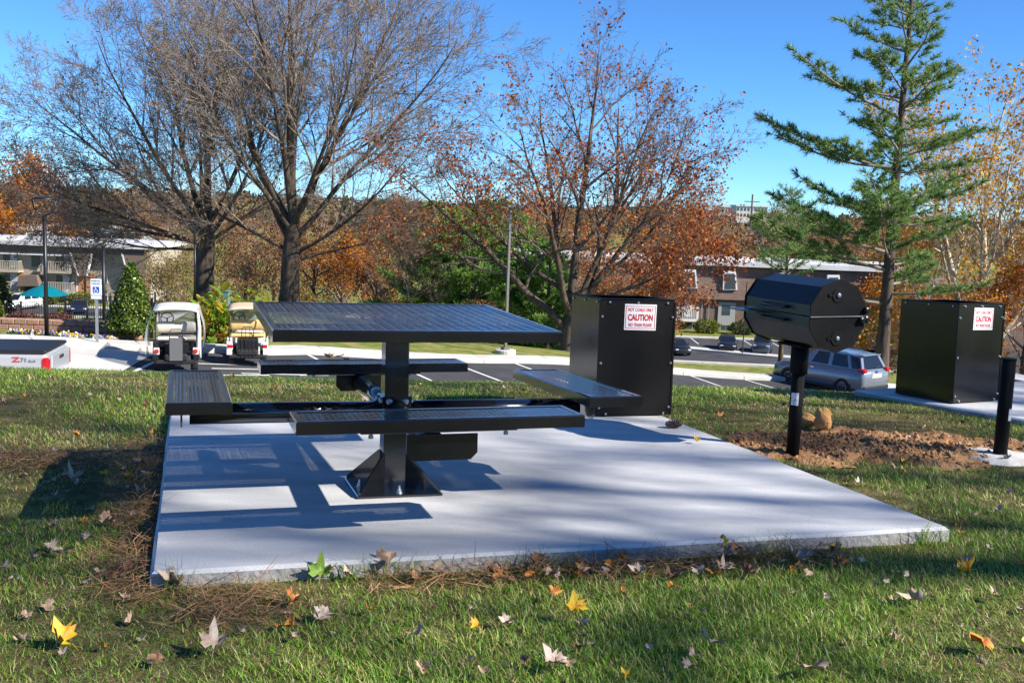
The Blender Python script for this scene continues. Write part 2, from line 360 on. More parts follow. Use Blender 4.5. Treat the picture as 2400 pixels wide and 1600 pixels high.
def seat_slab(parent, name, lx, ly, z, tilt=0., M=None, px=.023, py=.025):
    """a rim with a perforated sheet let into it; returns the part"""
    b = MB(); R = .022; h = .045
    prof = [(.0, -h), (.0, -.006), (.004, 0), (R, 0), (R, -.004)]
    def ring(o, zz): return [(-lx/2+o, -ly/2+o, zz), (lx/2-o, -ly/2+o, zz), (lx/2-o, ly/2-o, zz), (-lx/2+o, ly/2-o, zz)]
    V = []; 
    for o, zz in prof+[(.012, -h), (.012, -.02)]: V += ring(o, zz)
    Fc = [(k*4+i, k*4+(i+1) % 4, (k+1)*4+(i+1) % 4, (k+1)*4+i) for k in range(4) for i in range(4)]
    Fc += [(20+(i+1) % 4, 20+i, i, (i+1) % 4) for i in range(4)]+[(24+(i+1) % 4, 24+i, 20+i, 20+(i+1) % 4) for i in range(4)]
    b.add(V, Fc); rim = b.build(name, M_BLK, parent); rim.matrix_local = M if M is not None else Matrix.Translation((0, 0, z))
    s = perforated(MB(), -lx/2+R, lx/2-R, -ly/2+R, ly/2-R, px, py) if lx < ly*1.5 else perforated(MB(), -ly/2+R, ly/2-R, -lx/2+R, lx/2-R, .0149, .042, up=.0005, along=True)
    if lx >= ly*1.5: s.v = [(-y, x, z) for x, y, z in s.v]
    s.build('perforated_sheet', M_BLK, rim).location = (0, 0, -.003)
    # two stiffeners under the sheet
    st = MB()
    for k in (-.28, .28): st.box((0, k*ly, -.013), (lx-.05, .02, .018))
    st.build('stiffener', M_BLK, rim)
    return rim
MT = Matrix.Translation((0, -.005, .762)) @ Matrix.Rotation(.0365, 4, 'X')
top = seat_slab(table, 'table_top', 1.14, 1.106, .76, M=MT)
MB().box((0, 0, -.066), (.60, .09, .036), bev=.004).build('top_channel', M_BLKT, top)
b = MB(); b.prism([(-.29, -.048), (.29, -.048), (.24, -.088), (-.24, -.088)], -.03, .03, 0); b.build('top_channel', M_BLKT, top)
MB().box((0, 0, .345), (.104, .104, .70), bev=.006).build('pedestal', M_BLK, table)
base = MB().box((0, 0, .007), (.368, .368, .012), bev=.003).build('base_plate', M_BLK, table)
for k in range(4):
    a = math.pi/4+k*math.pi/2; M = Matrix.Rotation(a, 4, 'Z')
    MB().prism([(.06, .013), (.245, .013), (.245, .026), (.075, .165), (.06, .165)], -.005, .005, 1, M).build('gusset', M_BLK, base)
    c = Matrix.Rotation(k*math.pi/2, 4, 'Z') @ Vector((.145, 0, 0))
    MB().lathe([(.016, .013), (.016, .016), (.0115, .016), (.0115, .028), (.006, .028), (.006, .044)], 8, (c.x, c.y, 0)).build('anchor_bolt', M_ZINC, base)
DB, LB, WB, HS = .7083+.1185, 1.043, .237, .467
for k in range(4):
    a = -math.pi/2+k*math.pi/2; M = Matrix.Rotation(a+math.pi/2, 4, 'Z')
    # bench frame: local -y points away from the pedestal
    Mb = M @ Matrix.Translation((0, -DB, HS)) @ Matrix.Rotation([-.006, .012, .006, -.005][k], 4, 'Y')
    be = seat_slab(table, 'bench', LB, WB, HS, M=Mb)
    tag(be, ['bench on the near side of the table', 'bench on the right side of the table', 'bench on the far side of the table, dry leaves lying on it', 'bench on the left side of the table'][k])
    MB().box((0, 0, -.055), (.58, .075, .02), bev=.003).build('bench_bracket', M_BLK, be)
    MB().prism([(-.13, -.066), (-.13, -.135), (-.105, -.16), (.105, -.16), (.13, -.135), (.13, -.066)], -.066, -.058, 1).build('end_plate', M_BLK, be)
    for sx in (-1, 1): MB().lathe([(.0, -.012), (.009, -.012), (.009, 0), (.005, 0), (.005, .012)], 8, (sx*.25, -.02, -.07)).build('bolt', M_ZINC, be)
    ar = MB().tube([tuple(M @ Vector((0, -.05, .345))), tuple(M @ Vector((0, -DB-.03, .345)))], .0445, 16).build('support_arm', M_BLK, table, smooth=False)
    for p in ar.data.polygons: p.use_smooth = len(p.vertices) == 4
    fl = MB().box((0, -.0585, .35), (.128, .012, .13), M=M, bev=.002).build('arm_flange', M_BLK, table)
    for sx in (-1, 1): 
        for zz in (.395, .305):
            MB().lathe([(.0135, 0), (.0135, .008), (.009, .011), (.0, .012)], 10, M=M @ Matrix.Translation((sx*.036, -.0648, zz)) @ Matrix.Rotation(math.pi/2, 4, 'X')).build('bolt', M_ZINC, fl)

# ================================================================ coal bins
M_SIGN = mat('sign_white', (.78,.78,.78), rough=.35); M_RED = mat('sign_red', (.55,.012,.02), rough=.4)
def coal_bin(M, label, w=.515, d=.54, h=.76, group='hot coal bins', front=None):
    r = empty('coal_bin', (0,0,0), 0, label, 'coal bin', group, M=M)      # local: x right along the front, y to the back
    th = .004
    for nm, c, s in (('front_panel', (w/2, .0, h/2+.004), (w, th, h-.01)), ('back_panel', (w/2, d, h/2+.004), (w, th, h-.01)),
                     ('left_panel', (0, d/2, h/2+.004), (th, d-.006, h-.01)), ('right_panel', (w, d/2, h/2+.004), (th, d-.006, h-.01))):
        MB().box(c, s).build(nm, (front or M_BLKT) if nm == 'front_panel' else M_BLK2, r)
    f = MB()
    for a_, b_, c_, d_ in ((-.007, -.007, w+.014, .045), (-.007, d-.038, w+.014, .045)): f.box((a_+c_/2, b_+d_/2, h+.003), (c_, d_, .006))
    for a_ in (-.007, w-.038): f.box((a_+.0225, d/2, h+.0028), (.045, d-.075, .0055))
    f.build('rim', M_BLKT, r)
    for x in (-.006, w+.002): MB().box((x+.002, -.003, h/2), (.012, .005, h-.02)).build('corner_angle', M_BLKT, r)
    MB().box((w/2, d/2, .09), (w-.012, d-.012, .01)).build('floor_plate', M_BLKT, r)
    Mx = Matrix.Rotation(math.pi/2, 4, 'X')
    spots = [((x, -.006, z), Mx) for x in (.012, w-.012) for z in (.06, .35, .65)]+[((x, -.006, h-.018), Mx) for x in (.06, w/2, w-.05)]+[((x, -.006, .02), Mx) for x in (.06, w-.05)]
    My = Matrix.Rotation(-math.pi/2, 4, 'Y'); spots += [((-.006, y, h-.018), My) for y in (.05, d/2, d-.05)]
    me = None
    for c, Q in spots:
        if me is None:
            o = MB().lathe([(.0085, -.002), (.0085, .003), (.005, .0065), (0, .007)], 8).build('rivet', M_ZINC, r); me = o.data
        else: o = link('rivet', me, r)
        o.matrix_local = Matrix.Translation(c) @ Q
    # sign
    sw, sh = .222, .168; cx = w*.535; cz = h-.028-sh/2
    s = MB().box((0, 0, 0), (sw, .002, sh)).build('caution_sign', M_SIGN, r); s.matrix_local = Matrix.Translation((cx, -.0055, cz)) @ Matrix.Rotation(.012, 4, 'Y')
    b = MB(); e = .009
    for (x, z, a_, c_) in ((0, sh/2-e-.004, sw-2*e, .0028), (0, -sh/2+e+.004, sw-2*e, .0028), (-sw/2+e, 0, .0028, sh-2*e-.0055), (sw/2-e, 0, .0028, sh-2*e-.0055)): b.box((x, -.0018, z), (a_, .0016, c_))
    b.build('sign_border', M_RED, s)
    T = lambda z: Matrix.Translation((0, -.0022, z)) @ Matrix.Rotation(math.pi/2, 4, 'X')
    text('lettering', 'HOT COALS ONLY', .031, M_RED, s, T(.047), .68, .0006)
    text('lettering', 'CAUTION', .056, M_RED, s, T(-.004), .70, .0022)
    text('lettering', 'NO TRASH PLEASE', .031, M_RED, s, T(-.051), .64, .0006)
    return r
M_BLK2 = mat('black_sheet_steel', (.006,.006,.006), (.009,.009,.0085), rough=.14, spec=.5, scale=3, bump=.025, bscale=4, rvar=.04)
coal_bin(PADM @ Matrix.Translation((2.479, 6.2435, .0)), 'black open coal bin on the table pad with a white caution sign facing the camera')
coal_bin(R2, 'black coal bin seen corner-on on the second pad at the right edge', h=.755, front=M_BLK2)

# ================================================================ barbecue grill
gb = wd(1857, 1068, 5.78); gb.z = hz(gb.x, gb.y)
ga = math.atan2(.90, -.43)                       # the barrel's axis, towards its far end
grill = empty('barbecue_grill', gb, ga, 'black ten-sided barrel barbecue grill on a steel post beside the concrete pad', 'grill')
pc = wd(1944, 741, 5.52)                         # centre of the near end plate
zb = pc.z-gb.z; RB = .192; LBR = .54
def deca(r, k0=0, k1=10): return [(r*math.cos(math.radians(18+36*k)), r*math.sin(math.radians(18+36*k))) for k in range(k0, k1+1)]
def barrel(k0, k1, name, gap):
    b = MB(); P = deca(RB); pts = [P[k % 10] for k in range(k0, k1+1)]
    if name == 'barrel_lid': pts = [(RB*math.cos(math.radians(18)), gap)]+pts+[(-RB*math.cos(math.radians(18)), gap)]
    else: pts = [(-RB*math.cos(math.radians(18)), -gap)]+pts+[(RB*math.cos(math.radians(18)), -gap)]
    b.prism([(y, z+zb) for y, z in pts], -LBR/2, LBR/2, 0); return b.build(name, M_BLKR, grill)
# ten-gon with a flat top and bottom, split at mid height
lid = barrel(0, 4, 'barrel_lid', .003); low = barrel(5, 9, 'barrel_base', .003)
def endplate(k0, k1, sgn, nm, par):
    P = deca(RB+.006); pts = [P[k % 10] for k in range(k0, k1+1)]; w = (RB+.006)*math.cos(math.radians(18))
    pts = ([(w, .004)]+pts+[(-w, .004)]) if sgn > 0 else ([(-w, -.004)]+pts+[(w, -.004)])
    for x0 in (-LBR/2-.006, LBR/2): MB().prism([(y, z+zb) for y, z in pts], x0, x0+.006, 0).build(nm, M_BLKT, par)
endplate(0, 4, 1, 'end_plate', lid); endplate(5, 9, -1, 'end_plate', low)
xe = -LBR/2-.006
for par, zz, yy in ((lid, .112, .012), (low, -.118, .0)):
    Mv = Matrix.Translation((xe, yy, zb+zz)) @ Matrix.Rotation(-math.pi/2, 4, 'Y')
    v = MB().lathe([(.039, 0), (.039, .004), (.037, .005), (.0, .005)], 20).build('vent_disc', M_BLKT, par); v.matrix_local = Mv
    MB().lathe([(.013, .005), (.013, .012), (.008, .016), (0, .017)], 10).build('vent_bolt', M_ZINC, v)
    for k in range(4):
        a = k*math.pi/2+.5; MB().lathe([(.0075, .0052), (.0, .0058)], 10, (.026*math.cos(a), .026*math.sin(a), 0)).build('vent_hole_shade', mat('hole_shade_black', (.001,.001,.001), rough=1), v)  # holes are not cut: near-black discs paint the shade inside them
    MB().box((.0, .05, .004), (.012, .03, .006)).build('vent_tab', M_BLKT, v)
MB().box((xe-.003, 0, zb-.001), (.012, 2*(RB+.006)*.95, .004)).build('seam_edge', mat('pale_edge', (.35,.36,.37), (.2,.2,.21), rough=.5, metal=.5), low)  # pale grey strip along the split between lid and base
SGN = -1                                          # picture right is local -y
for (yy, zz, rr) in ((-.185, .03, .018), (-.155, -.022, .017), (-.185, -.018, .02)):
    MB().lathe([(rr, 0), (rr, .02), (rr*.6, .024), (rr*.6, .028), (0, .028)], 12, M=Matrix.Translation((xe-.001, yy, zb+zz)) @ Matrix.Rotation(-math.pi/2, 4, 'Y')).build('hinge_roller', M_BLKR, low)
for yy in (.10, -.06): MB().lathe([(.005, 0), (.004, .003), (0, .004)], 8, M=Matrix.Translation((xe, yy, zb-.022)) @ Matrix.Rotation(-math.pi/2, 4, 'Y')).build('rivet', M_BLKR, low)
for par, zz in ((lid, .035), (low, -.035)):
    h = MB(); yb = .187
    pts = [(-.09, yb, zb+zz), (-.09, yb+.028, zb+zz), (-.075, yb+.04, zb+zz), (.075, yb+.04, zb+zz), (.09, yb+.028, zb+zz), (.09, yb, zb+zz)]
    h.tube(pts, .009, 8).build('handle', M_BLKR, par, smooth=True)
MB().box((.16, .235, zb-.01), (.24, .13, .006)).build('side_shelf', M_BLKR, low)
post = MB().tube([(0, 0, -.1), (.0, 0, zb-RB*.8)], .0365, 18).build('post', M_BLKT, grill, smooth=True)
MB().tube([(0, 0, zb-RB*.94-.17), (0, 0, zb-RB*.94)], .049, 18).build('swivel_sleeve', M_BLKT, grill, smooth=True)
MB().box((.0, 0, zb-RB*.95-.005), (.2, .16, .012)).build('mount_plate', M_BLKT, grill)
def post_label(par, z, r, a, w=.045, h=.07):
    b = MB(); V = []; N = 5
    for k in range(N+1):
        t = a+(k/N-.5)*w/r; V += [(r*math.cos(t), r*math.sin(t), z-h/2), (r*math.cos(t), r*math.sin(t), z+h/2)]
    b.add(V, [(2*k, 2*k+2, 2*k+3, 2*k+1) for k in range(N)]); return b.build('label', M_LAB, par, smooth=True)
M_LAB = mat('paper_label', (.72,.74,.76), ramp=[(.44,(.72,.74,.76)),(.5,(.25,.3,.36)),(.56,(.72,.74,.76))], rough=.5, scale=60, stretch=(.3,.3,2))
post_label(grill, .345, .0372, -ga-math.pi/2-.55)
# lone post at the right edge, waiting for its grill
pb = wd(2345, 1050, 5.95); pb.z = hz(pb.x, pb.y)
lp = empty('steel_post', pb, 0, 'bare black steel post in a concrete footing in front of the right-hand bin', 'post')
MB().tube([(0, 0, -.1), (0, 0, .592)], .0385, 20).build('pipe', M_BLKT, lp, smooth=False)
for p in lp.children[0].data.polygons: p.use_smooth = len(p.vertices) == 4
b = MB(); b.lathe([(.0385, .585), (.041, .585), (.041, .594), (.0, .594)], 20); b.build('pipe_cap', M_BLKT, lp)
V = []; r_ = random.Random(5); ks_ = 22
prof = [(.26, -.05), (.24, .012), (.19, .03), (.04, .034)]
for rr, zz in prof:
    for k in range(ks_): a = 2*math.pi*k/ks_; q = rr*(1+r_.uniform(-.1, .1)); V.append((q*math.cos(a)*1.15, q*math.sin(a)*.9, zz+r_.uniform(-.004, .004)))
b = MB(); b.add(V, [(i*ks_+k, i*ks_+(k+1) % ks_, (i+1)*ks_+(k+1) % ks_, (i+1)*ks_+k) for i in range(3) for k in range(ks_)]+[tuple(3*ks_+k for k in range(ks_))])
b.build('footing', M_CONC2, lp)
post_label(lp, .27, .0392, -.75)
# ================================================================ wheels and vehicles
M_TYRE = mat('tyre_rubber', (.015,.015,.016), rough=.85); M_RIM = mat('alloy_rim', (.5,.51,.53), rough=.3, metal=.8)
M_GLASS = mat('car_glass', (.012,.015,.018), rough=.05, spec=.7); M_TRIM = mat('black_trim', (.018,.018,.02), rough=.55)
M_TAIL = mat('tail_light', (.5,.008,.012), rough=.15, coat=.6); M_HEAD = mat('head_light', (.65,.67,.7), rough=.08, coat=.8)
M_WHITE = mat('white_paint', (.74,.74,.73), rough=.3, coat=.3); M_CHROME = mat('chrome', (.65,.66,.68), rough=.12, metal=1.)
M_PLATE = mat('licence_plate', (.72,.73,.72), (.5,.56,.52), rough=.4, scale=40)
def wheel(parent, x, y, r, w, spokes=7):
    s = 1 if y > 0 else -1
    M = Matrix.Translation((x, y, r)) @ Matrix.Rotation(-s*math.pi/2, 4, 'X')
    t = MB().lathe([(r*.62, -w/2), (r*.93, -w/2), (r, -w*.3), (r, w*.3), (r*.93, w/2), (r*.62, w/2), (r*.6, w*.25), (r*.6, -w*.25)], 24).build('wheel', M_TYRE, parent, smooth=True); t.matrix_local = M
    b = MB(); b.lathe([(0, w*.1), (r*.62, w*.1), (r*.62, w*.42), (r*.56, w*.44), (r*.54, w*.16)], 20)
    for k in range(spokes):
        a = 2*math.pi*k/spokes; b.box((r*.3, 0, w*.26), (r*.56, r*.15, w*.12), M=Matrix.Rotation(a, 4, 'Z'))
    b.lathe([(r*.14, w*.2), (r*.12, w*.38), (0, w*.39)], 10); b.build('rim', M_RIM, t)
    return t
def car(name, label, cat, loc, heading, paint, L=4.6, Wd=1.82, H=1.45, wb=2.7, hood=.95, belt=.95, nose=.72, cabin=(-.42, -.2, .12, .27), tail=.98, rw=.33, group=None, wagon=False, plate=True, lights=True, gl=.86):
    """x forwards. cabin: stations (fractions of L from the centre) of rear glass base, roof rear, roof front, windscreen base"""
    r = empty(name, loc, heading, label, cat, group); h = Wd/2
    xb, xr, xf, xw = [c*L for c in cabin]
    st = [(-L/2, .84, .38, tail*.8), (-L/2+.05, .93, .3, tail*.97), (xb, .985, .22, tail), (xr, 1, .2, belt+.02), (0, 1, .2, belt), (xf, 1, .2, belt-.01), (xw, .99, .2, hood+.01), (L/2-.55, .96, .22, hood-.08), (L/2-.12, .88, .26, nose), (L/2, .74, .34, nose-.16)]
    V = []; n = 9
    for x, k, z0, zt in st:
        w = h*k; zm = z0+(zt-z0)*.55
        half = [(-w*.86, z0), (-w*.985, z0+.08), (-w, zm), (-w*.965, zt-.06), (-w*.88, zt)]
        ring = half+[(-a, b) for a, b in half[::-1]]; n = len(ring)
        V += [(x, a, b) for a, b in ring]
    Fc = [(i*n+k, i*n+k+1, (i+1)*n+k+1, (i+1)*n+k) for i in range(len(st)-1) for k in range(n-1)]
    Fc += [((i)*n+n-1, i*n, (i+1)*n, (i+1)*n+n-1) for i in range(len(st)-1)]+[tuple(range(n-1, -1, -1)), tuple((len(st)-1)*n+k for k in range(n))]
    body = MB().add(V, Fc).build('body', paint, r, smooth=True)
    try: body.data.shade_auto_smooth(use_auto_smooth=True, angle=.6)
    except Exception: pass
    # cabin
    cab = MB(); wbk, wrf = h*.9, h*.70; z1 = belt-.02
    B = [(xb, wbk, tail-.03), (xr-.02, wbk, z1), (xf, wbk, z1), (xw, wbk*.97, hood-.02)]; Tp = [(xr-.28 if wagon else xr, wrf*.96, H-.05), (xr+.25, wrf, H), (xf-.3, wrf, H), (xf, wrf*.96, H-.06)]
    V = [(x, -w, z) for x, w, z in B]+[(x, -w, z) for x, w, z in Tp]+[(x, w, z) for x, w, z in B]+[(x, w, z) for x, w, z in Tp]
    Fc = [(0,1,5,4), (1,2,6,5), (2,3,7,6), (9,8,12,13), (10,9,13,14), (11,10,14,15), (4,5,13,12), (5,6,14,13), (6,7,15,14), (0,4,12,8), (3,11,15,7)]
    cab.add(V, Fc).build('cabin', paint, r)
    def pane(nm, q, off):
        c = sum((Vector(p) for p in q), Vector())/4; q = [c+(Vector(p)-c)*Vector((1,1,1)) for p in q]
        nn = (q[1]-q[0]).cross(q[2]-q[0]).normalized(); nn = nn if nn.dot(c-Vector((0, 0, .7))) > 0 else -nn
        q = [c+(p-c)*s_+nn*off for p, s_ in zip(q, [gl]*4)]
        MB().add([tuple(p) for p in q]+[tuple(p-nn*.02) for p in q], [(0,1,2,3), (0,4,5,1), (1,5,6,2), (2,6,7,3), (3,7,4,0)]).build(nm, M_GLASS, r)
    pane('rear_window', [V[0], V[4], V[12], V[8]], .012); pane('windscreen', [V[3], V[11], V[15], V[7]], .012)
    for s in (0, 8):
        def mix(a, b, t): return tuple(Vector(a).lerp(Vector(b), t))
        pane('side_window', [V[1+s], mix(V[1+s], V[2+s], .5), mix(V[5+s], V[6+s], .52), V[5+s]], .012)
        pane('side_window', [mix(V[1+s], V[2+s], .5), V[2+s], V[6+s], mix(V[5+s], V[6+s], .52)], .012)
        if wagon or xb < xr-.3: pane('quarter_window', [V[s], V[1+s], V[5+s], V[4+s]], .012)
    for sx in (wb/2, -wb/2):
        for s in (-1, 1):
            wheel(r, sx, s*(h-.10), rw, .21)
            MB().lathe([(rw*1.16, -.004), (rw*1.16, .012), (rw*1.02, .014), (rw*.5, 0.0)], 20, M=Matrix.Translation((sx, s*(h-.02), rw)) @ Matrix.Rotation(-s*math.pi/2, 4, 'X')).build('wheel_well_dark', M_TRIM, r)  # dark disc painted in for the shade inside the wheel well
    for s in (-1, 1):
        if lights: MB().box((-L/2+.07, s*h*.74, tail-.17), (.2, h*.34, .16), bev=.03).build('tail_light', M_TAIL, r)
        MB().box((L/2-.16, s*h*.66, nose-.08), (.24, h*.34, .13), bev=.03).build('headlight', M_HEAD, r)
        MB().box((xf+.25, s*(h+.06), belt+.07), (.09, .16, .12), bev=.03).build('mirror', paint, r)
    MB().box((L/2-.05, 0, nose-.14), (.1, h*.9, .12), bev=.02).build('grille', M_TRIM, r)
    MB().box((-L/2+.04, 0, .42), (.16, Wd*.9, .2), bev=.05).build('rear_bumper', M_TRIM, r)
    MB().box((L/2-.06, 0, .36), (.2, Wd*.82, .18), bev=.05).build('front_bumper', paint, r)
    if plate: MB().box((-L/2-.002, 0, tail-.3), (.03, .32, .16)).build('licence_plate', M_PLATE, r)
    return r
def paint(nm, c, met=.4): return mat(nm, c, rough=.25, metal=met, coat=.8, spec=.5)
P_GREY = paint('grey_blue_paint', (.24,.27,.31)); P_DARK = paint('dark_paint', (.02,.022,.027)); P_NAVY = paint('navy_paint', (.012,.025,.06)); P_SILV = paint('silver_paint', (.5,.52,.54), .6)
P_WHT = paint('white_car_paint', (.75,.75,.74), 0); P_BLUEG = paint('slate_paint', (.05,.07,.1))
# --- the SUV parked at the kerb
suv = car('parked_suv', 'grey-blue SUV parked at the near kerb behind the grill, seen from its rear left', 'car', gpt(13.35, 43.6, .05), math.atan2(.8, -.6), P_GREY, L=4.63, Wd=1.86, H=1.72, wb=2.7, hood=1.08, belt=1.12, nose=.86,
          cabin=(-.475, -.355, .09, .25), tail=1.12, rw=.37, gl=.78, wagon=True, plate=False, lights=False)
b = MB(); b.box((-2.31, 0, .90), (.03, .62, .17), bev=.01); b.build('plate_recess', M_PLATE, suv); MB().box((-2.33, 0, .9), (.02, .3, .15)).build('licence_plate', mat('plate_green', (.6,.7,.6), (.75,.76,.72), scale=20), suv)
MB().lathe([(.05, 0), (.06, .012), (.03, .02), (0, .02)], 14, M=Matrix.Translation((-2.31, 0, 1.08)) @ Matrix.Rotation(-math.pi/2, 4, 'Y')).build('badge', M_CHROME, suv)
for s in (-1, 1):
    MB().box((-2.16, s*.76, 1.12), (.34, .28, .17), bev=.05).build('tail_light', M_TAIL, suv); MB().tube([(-1.4, s*.62, 1.70), (-1.2, s*.62, 1.745), (.6, s*.62, 1.745), (.8, s*.62, 1.69)], .02, 6).build('roof_rail', M_CHROME, suv)
    for x in (.15, -.85): MB().box((x, s*.935, .98), (.2, .03, .035), bev=.008).build('door_handle', M_CHROME, suv)
MB().box((0, 0, .33), (4.3, 1.84, .2), bev=.06).build('sill_cladding', M_TRIM, suv)
MB().box((-1.86, 0, 1.69), (.36, 1.2, .05), bev=.02).build('roof_spoiler', P_GREY, suv)
MB().tube([(-2.22, .0, 1.22), (-2.2, -.35, 1.26)], .012, 6).build('rear_wiper', M_TRIM, suv)
for px, D, hd, pm, nm, lb, cat, kw in (
    (1704, 103.6, -1.75, P_DARK, 'parked_sedan', 'dark sedan facing the camera in the far lot, left of the blue-grey pickup', 'car', dict(L=4.7, H=1.43)),
    (1785, 102.4, -1.85, P_BLUEG, 'parked_pickup', 'blue-grey truck with a cross-bar grille facing the camera in the far lot', 'truck', dict(L=4.9, Wd=1.9, H=1.75, hood=1.12, belt=1.1, nose=1.0, tail=1.05, rw=.37, cabin=(-.12, -.1, .06, .18))),
    (2043, 107, 1.5, P_NAVY, 'parked_sedan', 'dark blue sedan seen from behind near the right apartment house', 'car', dict(L=4.7, H=1.45)),
    (2130, 106, 1.45, P_SILV, 'parked_sedan', 'silver car half hidden behind the right-hand coal bin', 'car', dict(L=4.7, H=1.45)),
    (1330, 100, 1.2, P_WHT, 'parked_suv', 'white vehicle glimpsed between the table top and the left coal bin', 'car', dict(L=4.8, H=1.75, hood=1.05, belt=1.05, tail=1.1, cabin=(-.47, -.4, .1, .25), wagon=True)),
    (1583, 99, -1.4, P_DARK, 'parked_sedan', 'dark car peeking out right of the left coal bin', 'car', dict(L=4.6)),
    (186, 114.5, -1.2, P_NAVY, 'parked_sedan', 'dark blue hatchback on the drive below the left apartment house', 'car', dict(L=4.3, H=1.48)),
    (50, 116, -1.9, P_WHT, 'parked_suv', 'white SUV on the drive left of the turquoise parasol', 'car', dict(L=4.7, H=1.75, hood=1.08, belt=1.08, nose=.95, tail=1.1, cabin=(-.47, -.4, .1, .25), wagon=True)),
    (2398, 47, .55, P_WHT, 'parked_sedan', 'white car cut off by the right edge behind the steel post', 'car', dict(L=4.6)),
    (905, 108, 0.1, P_DARK, 'parked_sedan', 'dark car under the brown trees beyond the table', 'car', dict(L=4.6))):
    car(nm, lb, cat, pxg(px, D, .05), hd, pm, **kw)

# --- pickup truck at the left edge
M_BED = mat('bed_cover', (.012,.013,.016), rough=.5); P_TRUCK = paint('silver_truck_paint', (.55,.57,.6), .35)
tp = pxg(158, 23.5); tp.z = EYE-5.10
hd = math.pi+.16
tr = empty('pickup_truck', tp+Vector((-3.35, .55, 0)), hd, 'silver pickup truck with a black bed cover, only its rear showing at the left edge', 'truck')
# rear bumper at x = -2.8
MB().box((-1.75, 0, .98), (2.05, 1.92, .72), bev=.1).build('bed', P_TRUCK, tr, smooth=False)
MB().box((-1.72, 0, 1.372), (2.04, 1.86, .09), bev=.035).build('bed_cover', M_BED, tr)
MB().box((-2.80, 0, 1.0), (.06, 1.5, .56), bev=.02).build('tailgate', P_TRUCK, tr)
MB().box((-2.84, 0, 1.16), (.03, .3, .08), bev=.01).build('tailgate_handle', M_TRIM, tr)
for s in (-1, 1): MB().box((-2.72, s*.9, 1.04), (.17, .17, .42), bev=.04).build('tail_light', M_TAIL, tr)
MB().box((-2.92, 0, .6), (.22, 1.9, .2), bev=.05).build('rear_bumper', M_CHROME, tr)
MB().box((.2, 0, .95), (1.9, 1.94, .78), bev=.1).build('cab_body', P_TRUCK, tr); MB().box((2.0, 0, .92), (1.75, 1.9, .62), bev=.12).build('hood', P_TRUCK, tr)
c = MB(); c.add([(-.72,-.86,1.3), (1.15,-.86,1.3), (1.15,.86,1.3), (-.72,.86,1.3), (-.55,-.68,1.88), (.5,-.68,1.88), (.5,.68,1.88), (-.55,.68,1.88)], [(0,1,5,4), (1,2,6,5), (2,3,7,6), (3,0,4,7), (4,5,6,7)]); c.build('cab_windows', M_GLASS, tr)
MB().box((-.03, 0, 1.885), (1.06, 1.38, .04), bev=.015).build('cab_roof', P_TRUCK, tr)
for x in (-1.75, 1.9):
    for s in (-1, 1):
        wheel(tr, x, s*.86, .39, .26)
Mt = lambda x, z: Matrix.Translation((x, .973, z)) @ Matrix.Rotation(math.pi, 4, 'Z') @ Matrix.Rotation(math.pi/2, 4, 'X')
M_DEC = mat('decal_grey', (.12,.13,.15)); M_DRED = mat('decal_red', (.5,.015,.02))
text('decal', 'Z', .16, M_DRED, tr, Mt(-2.10, 1.2), 1.7, .004); text('decal', '71', .14, M_DEC, tr, Mt(-2.27, 1.195), 1.0, .002); text('decal', '4x4', .09, M_DEC, tr, Mt(-2.44, 1.17), 1.2, .001)

